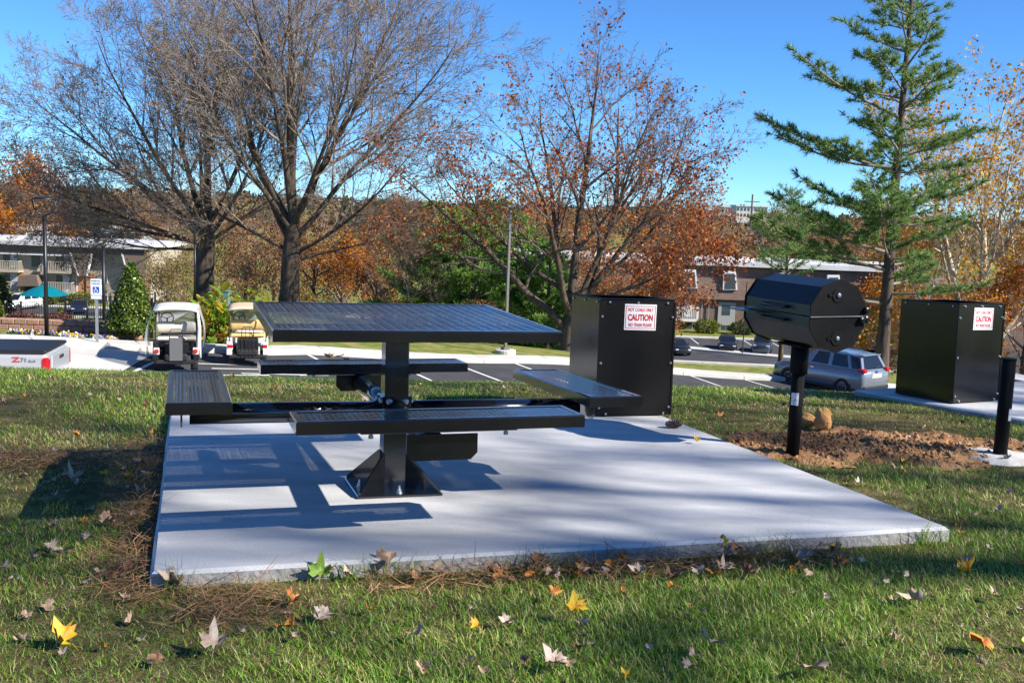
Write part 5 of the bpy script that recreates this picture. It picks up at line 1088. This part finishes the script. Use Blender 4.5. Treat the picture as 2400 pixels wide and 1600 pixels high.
# flower bed
fb = empty('flower_bed', pxg(150, 30.9, 0), .42, 'bed of white, yellow and violet pansies at the foot of the lamp post', 'flowers')
rng = np.random.default_rng(12)
LF_G = leafmat('pansy_leaf', [(0,(.03,.07,.012)),(1,(.08,.14,.03))])
N = 2400; X = rng.uniform(-1.5, 1.6, N); Y = rng.uniform(-.35, .6, N)*(1-.2*X/1.6); gz = np.array(hz(fb.location.x+X, fb.location.y+Y+X*.35)-fb.location.z)
V, Q = leaf_quads(np.stack([X, Y, gz+rng.uniform(.02, .14, N)], 1), .08, rng, droop=-.4, spread=.02); npmesh('leaves', V, Q, LF_G, fb, 'stuff')
for nm, ramp, cnt in (('white_pansies', [(0,(.75,.74,.72)),(1,(.8,.8,.78))], 60), ('yellow_pansies', [(0,(.7,.42,.02)),(1,(.75,.55,.05))], 50), ('violet_pansies', [(0,(.2,.16,.45)),(1,(.4,.35,.65))], 40)):
    m = leafmat(nm, ramp, transl=.2); X = rng.uniform(-1.5, 1.6, cnt); Y = rng.uniform(-.35, .6, cnt); gz = hz(fb.location.x+X, fb.location.y+Y)-fb.location.z; Vs = []; Qs = []
    p = np.repeat(np.stack([X, Y, gz+rng.uniform(.14, .22, cnt)], 1), 6, 0); V, Q = leaf_quads(p, .075, rng, droop=-.2, spread=.025, squash=1.0); npmesh(nm, V, Q, m, fb, 'stuff')
loft('mulch_bed', [(-14.2, 29.9), (-9.6, 32.7)], [(-14.8, 32.2), (-10.2, 34.2)], 16, 6, .03, mat('mulch', (.11,.05,.03), (.2,.1,.06), rough=1., scale=8, bump=.8, bscale=25))
# ================================================================ lawn, fallen leaves, dirt
PADI = PADM.inverted(); R2I = R2.inverted()
def _aff(M, X, Y, Z): m = np.array(M); return m[0, 0]*X+m[0, 1]*Y+m[0, 2]*Z+m[0, 3], m[1, 0]*X+m[1, 1]*Y+m[1, 2]*Z+m[1, 3]
def pad_uv(X, Y): return _aff(PADI, X, Y, padz(X, Y))
def pad2_uv(X, Y): return _aff(R2I, X, Y, padz(X, Y))
_g = np.random.default_rng(3).random((64, 64))
def vnoise(X, Y, s):
    x = np.asarray(X)*s+17.3; y = np.asarray(Y)*s+9.1; i = np.floor(x).astype(int); j = np.floor(y).astype(int); fx = x-i; fy = y-j; fx = fx*fx*(3-2*fx); fy = fy*fy*(3-2*fy)
    a = _g[i % 64, j % 64]; b = _g[(i+1) % 64, j % 64]; c = _g[i % 64, (j+1) % 64]; d = _g[(i+1) % 64, (j+1) % 64]
    return (a*(1-fx)+b*fx)*(1-fy)+(c*(1-fx)+d*fx)*fy
PW = (-.14, 2.945, 3.465, 6.9)
def on_pad(X, Y, m=0.):
    u, v = pad_uv(X, Y); u2, v2 = pad2_uv(X, Y)
    return ((u > PW[0]-m) & (u < PW[1]+m) & (v > PW[2]-m) & (v < PW[3]+m)) | ((u2 > -.13-m) & (u2 < 3+m) & (v2 > -2.3-m) & (v2 < .85+m))
def gat(px, py): 
    """ground point under a picture point near the pads"""
    d = ray(px, py); t = 3.
    for _ in range(40): p = CW+d*t; t += (p[2]-hz(p[0], p[1]))/-d[2]*.8
    return CW+d*t
DC = gat(2060, 1052)
def dirt(X, Y):
    """1 inside the heap of clay right of the grill, 0 outside"""
    dx = (X-DC[0])/1.08; dy = (Y-DC[1])/.56; r = np.hypot(dx, dy)+.6*(vnoise(X, Y, 3.1)-.5)+.35*(vnoise(X, Y, 9.)-.5); return np.clip((1.05-r)/.25, 0, 1)
def straw_w(X, Y):
    u, v = pad_uv(X, Y); f = np.clip(1-np.abs(v-3.36)/.14, 0, 1)*((u > .55) & (u < 2.35)); l = np.clip(1-np.abs(u+.2)/.16, 0, 1)*((v > 3.3) & (v < 6.0)); c = np.clip(1-np.hypot(u-.12, v-3.25)/.3, 0, 1); b = np.clip(1-np.hypot((u+.75)/.8, (v-5.55)/.35), 0, 1)*1.3
    return np.clip(np.maximum(np.maximum(f, l*.9), np.maximum(c, b))*1.6*(vnoise(X, Y, 5)*.9+.35), 0, 1)
GR_A = leafmat('grass_blade', [(0,(.05,.14,.012)),(.25,(.11,.27,.018)),(.55,(.2,.38,.03)),(.8,(.34,.48,.06)),(.93,(.5,.48,.15)),(1,(.6,.52,.25))], transl=.35, rough=.45, spec=.45)
GR_B = leafmat('dry_grass_blade', [(0,(.3,.2,.09)),(.4,(.5,.38,.19)),(.8,(.64,.53,.31)),(1,(.36,.38,.09))], transl=.3)
M_STRAW = leafmat('pine_straw', [(0,(.17,.085,.04)),(.5,(.3,.16,.075)),(1,(.42,.27,.14))], transl=.15)
def blades(name, X, Y, hgt, wid, m, rng, lean=.45, label=None, cat=None, z0=0.):
    N = len(X); Z = hz(X, Y)+z0-.012; a = rng.uniform(0, 6.283, N); ln = np.abs(rng.normal(0, lean, N)); dx, dy = np.cos(a)*np.sin(ln), np.sin(a)*np.sin(ln); dz = np.cos(ln); b = a+np.pi/2+rng.normal(0, .5, N); wx, wy = np.cos(b)*wid/2, np.sin(b)*wid/2
    cv = rng.uniform(.15, .7, N)*hgt
    P = np.stack([X, Y, Z], 1); W_ = np.stack([wx, wy, np.zeros(N)], 1); d = np.stack([dx, dy, dz], 1)*hgt[:, None]; C = np.stack([np.cos(a)*cv, np.sin(a)*cv, -cv*.35], 1)
    V = np.stack([P-W_, P+W_, P+d*.55+C*.3-W_*.8, P+d*.55+C*.3+W_*.8, P+d+C], 1).reshape(-1, 3); i = np.arange(N)*5
    return tag(npmesh(name, V, [np.stack([i, i+1, i+3, i+2], 1), np.stack([i+2, i+3, i+4], 1)], m, None, 'stuff'), label, cat)
rng = np.random.default_rng(99)
def scatter(n, d0, d1, pw=1.): 
    D = (d0**pw+(d1**pw-d0**pw)*rng.random(n))**(1/pw); X = (rng.random(n)*2-1)*(.57*D+.35); return X, D
X, Y = scatter(450000, 2.1, 10.6, 1.3)
dn = vnoise(X, Y, 1.1)*.6+vnoise(X, Y, 3.7)*.4
keep = ~on_pad(X, Y, .012) & (rng.random(len(X)) > dirt(X, Y)*.86) & (rng.random(len(X)) > straw_w(X, Y)*.8) & (rng.random(len(X)) < .55+.6*dn)
X, Y, dn = X[keep], Y[keep], dn[keep]; dry = rng.random(len(X)) < np.clip((dn-.36)*1.7, .12, .68)*np.where(Y > 6.5, 1.25, 1.); far_ = np.clip((Y-3)/6, 0, 1)
hg = rng.uniform(.02, .055, len(X))*(.55+.8*vnoise(X, Y, 2.3)); wd_ = (.0031+.003*far_)*rng.uniform(.7, 1.3, len(X))
X2, Y2 = scatter(130000, 2.1, 4.3, 1.2); k2 = ~on_pad(X2, Y2, .012) & (rng.random(len(X2)) > straw_w(X2, Y2)*.85); X2, Y2 = X2[k2], Y2[k2]; X = np.concatenate([X, X2]); Y = np.concatenate([Y, Y2])
dry = np.concatenate([dry, rng.random(len(X2)) < .22]); hg = np.concatenate([hg, rng.uniform(.018, .055, len(X2))]); wd_ = np.concatenate([wd_, rng.uniform(.0022, .0038, len(X2))])
blades('grass', X[~dry], Y[~dry], hg[~dry], wd_[~dry], GR_A, rng, .6, 'short green lawn grass around the concrete pads', 'grass'); blades('dry_grass', X[dry], Y[dry], hg[dry]*.8, wd_[dry], GR_B, rng, .85, 'dry straw-coloured blades mixed into the lawn', 'grass')
# taller tufts against the pad edge
u = rng.uniform(-.1, 2.95, 900); v = 3.465-np.abs(rng.normal(0, .035, 900)); k = (vnoise(u*3, v, 1.7) > .55); P = np.array([p2w((a, b, -.05)) for a, b in zip(u[k], v[k])]); blades('tuft_grass', P[:, 0], P[:, 1], rng.uniform(.07, .14, len(P)), np.full(len(P), .0032), GR_A, rng, .35, 'taller grass tufts leaning over the front edge of the pad', 'grass')
# pine straw
X, Y = scatter(240000, 2.5, 8.5, 1.4); k = (~on_pad(X, Y, -.01)) & (rng.random(len(X)) < straw_w(X, Y)*.55); X, Y = X[k], Y[k]; N = len(X)
a = rng.uniform(0, 6.283, N); L_ = rng.uniform(.05, .13, N); Z = hz(X, Y)+rng.uniform(.002, .05, N)*np.clip(straw_w(X, Y)*1.3, .2, 1); tz = rng.normal(0, .28, N); d = np.stack([np.cos(a), np.sin(a), tz], 1)*L_[:, None]; w = np.stack([-np.sin(a), np.cos(a), rng.normal(0, .5, N)], 1)*.0011; P = np.stack([X, Y, Z], 1); c = np.stack([-np.sin(a), np.cos(a), np.ones(N)*.6], 1)*(rng.normal(0, .012, N))[:, None]
V = np.stack([P-w, P+w, P+d*.5+c+w, P+d*.5+c-w, P+d+w*.5, P+d-w*.5], 1).reshape(-1, 3); V[:, 2] = np.maximum(V[:, 2], hz(V[:, 0], V[:, 1])+.001); i = np.arange(N)*6
tag(npmesh('pine_straw', V, np.concatenate([np.stack([i, i+1, i+2, i+3], 1), np.stack([i+3, i+2, i+4, i+5], 1)]), M_STRAW, None, 'stuff'), 'brown pine straw and dead thatch banked along the pad edges', 'pine straw')
# heap of clay
n1, n2 = 150, 84; gx = np.linspace(DC[0]-1.5, DC[0]+1.6, n1); gy = np.linspace(DC[1]-.62, DC[1]+.75, n2); gx, gy = np.meshgrid(gx, gy); f = dirt(gx, gy); rr_ = np.random.default_rng(2)
def heap(X, Y, f): return hz(X, Y)-.03+f*(.026+.02*vnoise(X, Y, 2.2)**1.5+.024*vnoise(X, Y, 9)+.03*vnoise(X, Y, 21)**1.5)
z = heap(gx, gy, f)+rr_.normal(0, .004, gx.shape)*f
z = np.where(on_pad(gx, gy, .02), z-.15, z); ii = (np.arange(n2-1)[:, None]*n1+np.arange(n1-1)[None]).ravel()
M_CLAY = mat('orange_clay', (.3,.13,.05), ramp=[(.28,(.17,.09,.05)),(.45,(.33,.18,.09)),(.6,(.44,.26,.13)),(.75,(.54,.36,.2))], rough=1., scale=5, detail=8, bump=.9, bscale=60, spec=.1)
tag(npmesh('dirt_heap', np.stack([gx.ravel(), gy.ravel(), z.ravel()], 1), np.stack([ii, ii+1, ii+n1+1, ii+n1], 1), M_CLAY, None, 'structure', smooth=True))
M_LUMP = mat('clay_lump', (.5,.25,.09), (.6,.34,.15), rough=1., scale=12, bump=.6, bscale=50, spec=.1)
def lump(name, base, s, m, seed, label=None, cat=None, sq=(1, .8, .8), parent=None):
    R = random.Random(seed); V = []; n, k = 8, 10
    for i in range(n+1):
        t = math.pi*i/n
        for j in range(k): a = 2*math.pi*j/k; q = s*(1+(R.uniform(-.2, .2) if 0 < i < n else -.06)); V.append((q*sq[0]*math.sin(t)*math.cos(a), q*sq[1]*math.sin(t)*math.sin(a), q*sq[2]*math.cos(t)))
    o = MB().add(V, [(i*k+j, i*k+(j+1) % k, (i+1)*k+(j+1) % k, (i+1)*k+j) for i in range(n) for j in range(k)]).build(name, m, parent, smooth=True); o.location = base; o.rotation_euler = (R.uniform(-.3, .3), R.uniform(-.3, .3), R.uniform(0, 6)); return tag(o, label, cat)
p = gat(1926, 1012); lump('clay_clod', (p[0], p[1], p[2]+.085), .066, M_LUMP, 2, 'upright lump of orange clay right of the grill post', 'clod', (.85, .75, 1.1)); p = gat(1896, 1006); lump('clay_clod', (p[0], p[1]+.05, p[2]+.05), .055, M_LUMP, 5, 'rounded brown clod leaning left of the taller clay lump', 'clod', (1.15, .9, .8))
V = []; Q = []
for k in range(2600):
    x, y = DC[0]+rr_.normal(0, .62), DC[1]+rr_.normal(0, .24)
    if dirt(np.array(x), np.array(y)) < .3 or on_pad(np.array(x), np.array(y), .03): continue
    s = .004+.016*rr_.random()**2.6; zc = float(heap(np.array(x), np.array(y), dirt(np.array(x), np.array(y))))+s*.3; o = len(V); q = rr_.normal(size=(6, 3))*.15+np.array([(1,0,0),(-1,0,0),(0,1,0),(0,-1,0),(0,0,1),(0,0,-1)]); V += [tuple(np.array([x, y, zc])+v_*s) for v_ in q]; Q += [(o+a, o+b, o+c) for a, b, c in ((0,2,4),(2,1,4),(1,3,4),(3,0,4),(2,0,5),(1,2,5),(3,1,5),(0,3,5))]
tag(npmesh('clay_crumbs', np.array(V), np.array(Q), M_CLAY, None, 'stuff'), 'loose crumbs of orange clay scattered on the dirt heap', 'dirt')
# fallen leaves
LM = {'tan': mat('tan_leaf', (.5,.36,.25), ramp=[(.32,(.24,.13,.07)),(.5,(.44,.3,.2)),(.65,(.54,.41,.3))], scale=2.5, rough=.7), 'yellow': mat('yellow_leaf', (.6,.36,.02), ramp=[(.34,(.42,.17,.02)),(.48,(.6,.34,.015)),(.65,(.68,.47,.03))], scale=2.5, rough=.6), 'orange': mat('orange_fallen_leaf', (.45,.16,.02), ramp=[(.35,(.3,.08,.02)),(.62,(.56,.25,.03))], scale=2.5, rough=.6),
      'brown': mat('brown_fallen_leaf', (.2,.09,.045), ramp=[(.35,(.1,.045,.025)),(.65,(.3,.16,.08))], scale=2.5, rough=.75), 'pale': mat('pale_leaf', (.5,.42,.36), ramp=[(.33,(.27,.18,.12)),(.5,(.42,.33,.26)),(.65,(.52,.44,.36))], scale=2.5, rough=.7), 'green': mat('green_leaf', (.1,.2,.02), (.2,.3,.04), rough=.5, scale=20)}
OUT = [(0, -.5), (.08, -.12), (.3, -.3), (.52, -.22), (.40, -.06), (.62, .12), (.45, .16), (.5, .36), (.26, .3), (.2, .45), (.0, .78), (-.2, .45), (-.26, .3), (-.5, .36), (-.45, .16), (-.62, .12), (-.40, -.06), (-.52, -.22), (-.3, -.3), (-.08, -.12)]
def leaf_mesh(seed):
    R = random.Random(seed); cx, cy, tw = R.uniform(.3, 2.0), R.uniform(-.2, 1.3), R.uniform(-1.2, 1.2); V = []
    def zz(x, y): return fold*abs(x)+cx*x*x*.7+cy*y*y*.7+tw*x*y+.07*math.sin(8*x+seed)+.06*math.sin(10*y+2*seed)
    fold = R.uniform(.1, .7); out = [(x*R.uniform(.68, 1.2), y*R.uniform(.75, 1.15)) for x, y in OUT]
    inn = [(x*.5, y*.5) for x, y in out]
    V = [(0, .02, 0)]+[(x, y, zz(x, y)) for x, y in inn]+[(x, y, zz(x, y)+R.uniform(-.04, .07)) for x, y in out]; n = len(out)
    Fc = [(0, 1+i, 1+(i+1) % n) for i in range(n)]+[(1+i, 1+n+i, 1+n+(i+1) % n, 1+(i+1) % n) for i in range(n)]
    o = len(V); V += [(-.012, -.5, zz(0, -.5)), (.012, -.5, zz(0, -.5)), (.1*R.choice((-1, 1)), -.95, .08)]; Fc.append((o, o+1, o+2))
    me = bpy.data.meshes.new('leaf'); me.from_pydata([tuple(c*1. for c in v) for v in V], [], Fc); me.polygons.foreach_set('use_smooth', [True]*len(me.polygons)); me.update(); return me
LME = {}
def leaf(px, py, size, col, label, group=None, seed=0, lift=.03, rot=None, P=None):
    key = (seed % 7, col)
    if key not in LME: m_ = leaf_mesh(seed % 7+1); m_.materials.append(LM[col]); LME[key] = m_
    R = random.Random(seed*31+5); p = gat(px, py) if P is None else P
    o = link('fallen_leaf', LME[key]); o.location = (p[0], p[1], p[2]+lift); o.scale = (size*(.66 if group else .82),)*3
    o.rotation_euler = (rot[0]*.62, rot[1]*.62, rot[2]) if rot else (R.uniform(-.5, .5), R.uniform(-.5, .5), R.uniform(0, 6.28)); return tag(o, label, 'leaf', group)
for k, (px, py, s, c, lb, kw) in enumerate((
    (1345, 1462, .085, 'yellow', 'bright yellow maple leaf lying upright in the foreground grass', dict(rot=(.75, .2, .4), lift=.05)), (750, 1364, .085, 'green', 'green maple leaf standing against the front edge of the pad', dict(rot=(1.35, .1, .15), lift=.035)),
    (905, 1352, .105, 'tan', 'large tan maple leaf against the front edge of the pad', dict(rot=(.6, -.2, -.8), lift=.05)), (765, 1358, .075, 'tan', 'upright tan leaf just below the green one', dict(rot=(1.0, .2, .2), lift=.04)), (1252, 1344, .08, 'brown', 'curled brown leaf standing at the middle of the pad front edge', dict(rot=(1.4, .3, .5), lift=.04)),
    (410, 1385, .095, 'tan', 'pale tan leaf in the straw at the pad front left corner', dict(rot=(.25, .1, 1.9))), (425, 1375, .06, 'green', 'greyish green leaf beside the tan one at the front left corner', dict()), (760, 1465, .075, 'pale', 'pale curled leaf in the grass left of centre', dict()),
    (500, 1548, .08, 'pale', 'big pale leaf standing in the lower left grass', dict(rot=(.9, .1, .3), lift=.05)), (975, 1510, .06, 'tan', 'small tan leaf in the grass below the pad middle', dict()), (1300, 1415, .06, 'orange', 'orange-brown leaf just above the bright yellow one', dict(rot=(.9, 0, .9), lift=.04)),
    (690, 1430, .065, 'orange', 'yellow-orange leaf in the grass left of the pad middle', dict()), (145, 1530, .085, 'yellow', 'yellow leaf at the lower left corner', dict(rot=(.8, .2, 1.2), lift=.04)), (1690, 1300, .07, 'yellow', 'yellow leaf against the pad front edge at the right', dict(rot=(1.1, 0, -.3), lift=.05)),
    (1665, 1545, .09, 'pale', 'pale leaf on edge in the lower right grass', dict(rot=(.9, .3, 2.2), lift=.05)), (1870, 1330, .1, 'pale', 'pale star-shaped leaf in the shaded grass below the pad', dict(rot=(.3, .1, .8))), (1760, 1325, .085, 'pale', 'rounded pale leaf in the shade below the pad', dict(rot=(.9, .1, 2.6), lift=.05)),
    (1866, 1318, .06, 'pale', 'small whitish leaf close to the shaded front edge', dict()), (2265, 1355, .085, 'yellow', 'yellow and tan leaf in the grass right of the pad corner', dict()), (2150, 1425, .09, 'pale', 'pale broad leaf in the shaded lower right grass', dict()), (2300, 1540, .1, 'orange', 'long orange-tan leaf at the lower right', dict(rot=(.5, .5, .6), lift=.04)),
    (1300, 1578, .09, 'pale', 'large pale leaf at the bottom middle edge', dict(rot=(.4, .2, 1.1))), (170, 1135, .1, 'tan', 'big pinkish leaf in the table shadow on the left grass', dict(rot=(.5, .2, .9))), (245, 1240, .09, 'tan', 'broad tan leaf left of the pad', dict()), (150, 1310, .08, 'pale', 'pale leaf in the left grass', dict()),
    (1720, 1305, .05, 'orange', 'small orange leaf on the straw by the front edge', dict()), (2420, 1530, .08, 'yellow', 'yellow leaf cut by the right edge', dict()), (1900, 1590, .1, 'tan', 'crumpled pinkish leaf at the bottom edge right of centre', dict()))):
    leaf(px, py, s, c, lb, None, k, **kw)
p = p2w((0, 0, 0)); q = p2w((2.55, 5.52, 0))
def padhit(px, py, z=.0):
    d = RP @ np.array([(px-1200)/F, (800-py)/F, -1.0]); t = (z-CP[2])/d[2]; return np.array(p2w(CP+t*d))
leaf(0, 0, .05, 'yellow', 'small yellowish leaf lying on the pad below the pine cone', None, 40, .02, (.25, .0, .3), padhit(1633, 1040))
rl = random.Random(19); REGN = (('lower', 'in the foreground grass'), ('leftg', 'in the grass left of the pad'), ('back', 'in the grass behind the pad'), ('rightg', 'in the grass right of the pad'), ('edge', 'along the front edge of the pad'), ('dirt', 'on and around the clay heap'))
cnt = 0
def rnd_leaf(reg, n, cols, smin, smax, fn):
    global cnt
    nm = dict(REGN)[reg]; k = 0
    while k < n:
        px, py = fn(); p = gat(px, py)
        if on_pad(np.array(p[0]), np.array(p[1]), .03): continue
        c = rl.choice(cols); s = rl.uniform(smin, smax); cnt += 1; k += 1
        w = {'tan': 'tan', 'yellow': 'yellow', 'orange': 'orange', 'brown': 'brown', 'pale': 'pale', 'green': 'green'}[c]
        leaf(0, 0, s, c, 'fallen %s leaf %s' % (w, nm), 'fallen %s leaves %s' % (w, nm), 50+cnt, rl.uniform(.018, .035), None, p)
C1 = ('tan', 'tan', 'pale', 'pale', 'brown', 'yellow', 'orange', 'tan')
rnd_leaf('lower', 50, C1, .03, .065, lambda: (rl.uniform(0, 2400), rl.uniform(1380, 1600))); rnd_leaf('leftg', 46, C1, .035, .075, lambda: (rl.uniform(0, 370), rl.uniform(890, 1380))); rnd_leaf('back', 40, C1, .035, .07, lambda: (rl.uniform(390, 1620), rl.uniform(880, 950)))
rnd_leaf('rightg', 60, C1, .035, .07, lambda: (rl.uniform(1600, 2400), rl.uniform(915, 1380))); rnd_leaf('edge', 46, ('tan', 'tan', 'brown', 'orange', 'pale', 'brown'), .04, .08, lambda: (rl.uniform(700, 2000), rl.uniform(1300, 1370))); rnd_leaf('dirt', 34, ('tan', 'yellow', 'orange', 'pale'), .03, .055, lambda: (rl.uniform(1740, 2300), rl.uniform(990, 1090)))
# dry leaves on the far bench
c = PADM @ Vector((TX-.16, TY+DB+.0, HS+.004))
M_DRYL = LM['tan']
dl = empty('dry_leaf_clump', c, .4, 'clump of dry curled leaves lying on the far bench', 'leaves'); 
for k in range(5):
    me_ = leaf_mesh(20+k); me_.materials.append(M_DRYL); o = link('leaf', me_, dl); o.location = (rl.uniform(-.05, .05), rl.uniform(-.03, .03), .006+.004*k); o.scale = (.05, .05, .02); o.rotation_euler = (rl.uniform(-.25, .25), rl.uniform(-.25, .25), rl.uniform(0, 6))
# pine cone
pc_ = padhit(1577, 1003); pcn = empty('pine_cone', (pc_[0], pc_[1], pc_[2]+.026), .3, 'brown pine cone lying on the pad in front of the left coal bin', 'pine cone'); M_CONE = mat('cone_scale', (.12,.07,.055), (.22,.14,.12), rough=.8, scale=40)
MB().tube([(-.05, 0, 0), (0, 0, 0), (.05, 0, 0)], [.008, .016, .006], 8).build('core', M_CONE, pcn, smooth=True)
b = MB(); 
for k in range(64):
    t = k/63; x = -.052+.1*t; rr0 = .029*math.sin(math.pi*min(.97, t*.86+.14))**.7; a = k*2.4; Mx = Matrix.Translation((x, 0, 0)) @ Matrix.Rotation(a, 4, 'X'); b.add([tuple(Mx @ Vector(v)) for v in ((0, -.006, .008), (0, .006, .008), (.012, .0085, rr0), (.012, -.0085, rr0), (.017, 0, rr0+.003))], [(0,1,2,3), (3,2,4)])
b.build('scales', M_CONE, pcn, kind='stuff')
# ================================================================ trees to the right of the picture whose shade falls on the pad
o = copy_tree(KIND['g']); bpy.data.objects.remove([c_ for c_ in o.children if c_.name.startswith('foliage')][0]); o.location = gpt(21.5, -1.9, -.2); o.scale = (2.1, 2.1, 2.1); o.rotation_euler = (0, 0, 1.1); o['label'] = 'bare tree beyond the right edge that shades the pad'; o.pop('group', None)
pine('slender_pine_tree', gpt(17.3, -3.4, -.2), 11.2, 'slender pine beyond the right edge that shades the foreground', 71, 2.1, n_wh=14, per=5, z0=.1, dens=1.1, r0=.14, nl=.22, ntw=8)



o = copy_tree(KIND['g']); bpy.data.objects.remove([c_ for c_ in o.children if c_.name.startswith('foliage')][0]); o.location = gpt(25.0, -2.9, -.2); o.scale = (2.1,)*3; o.rotation_euler = (0, 0, 2.9); o['label'] = 'taller bare tree farther off beyond the right edge'; o.pop('group', None)
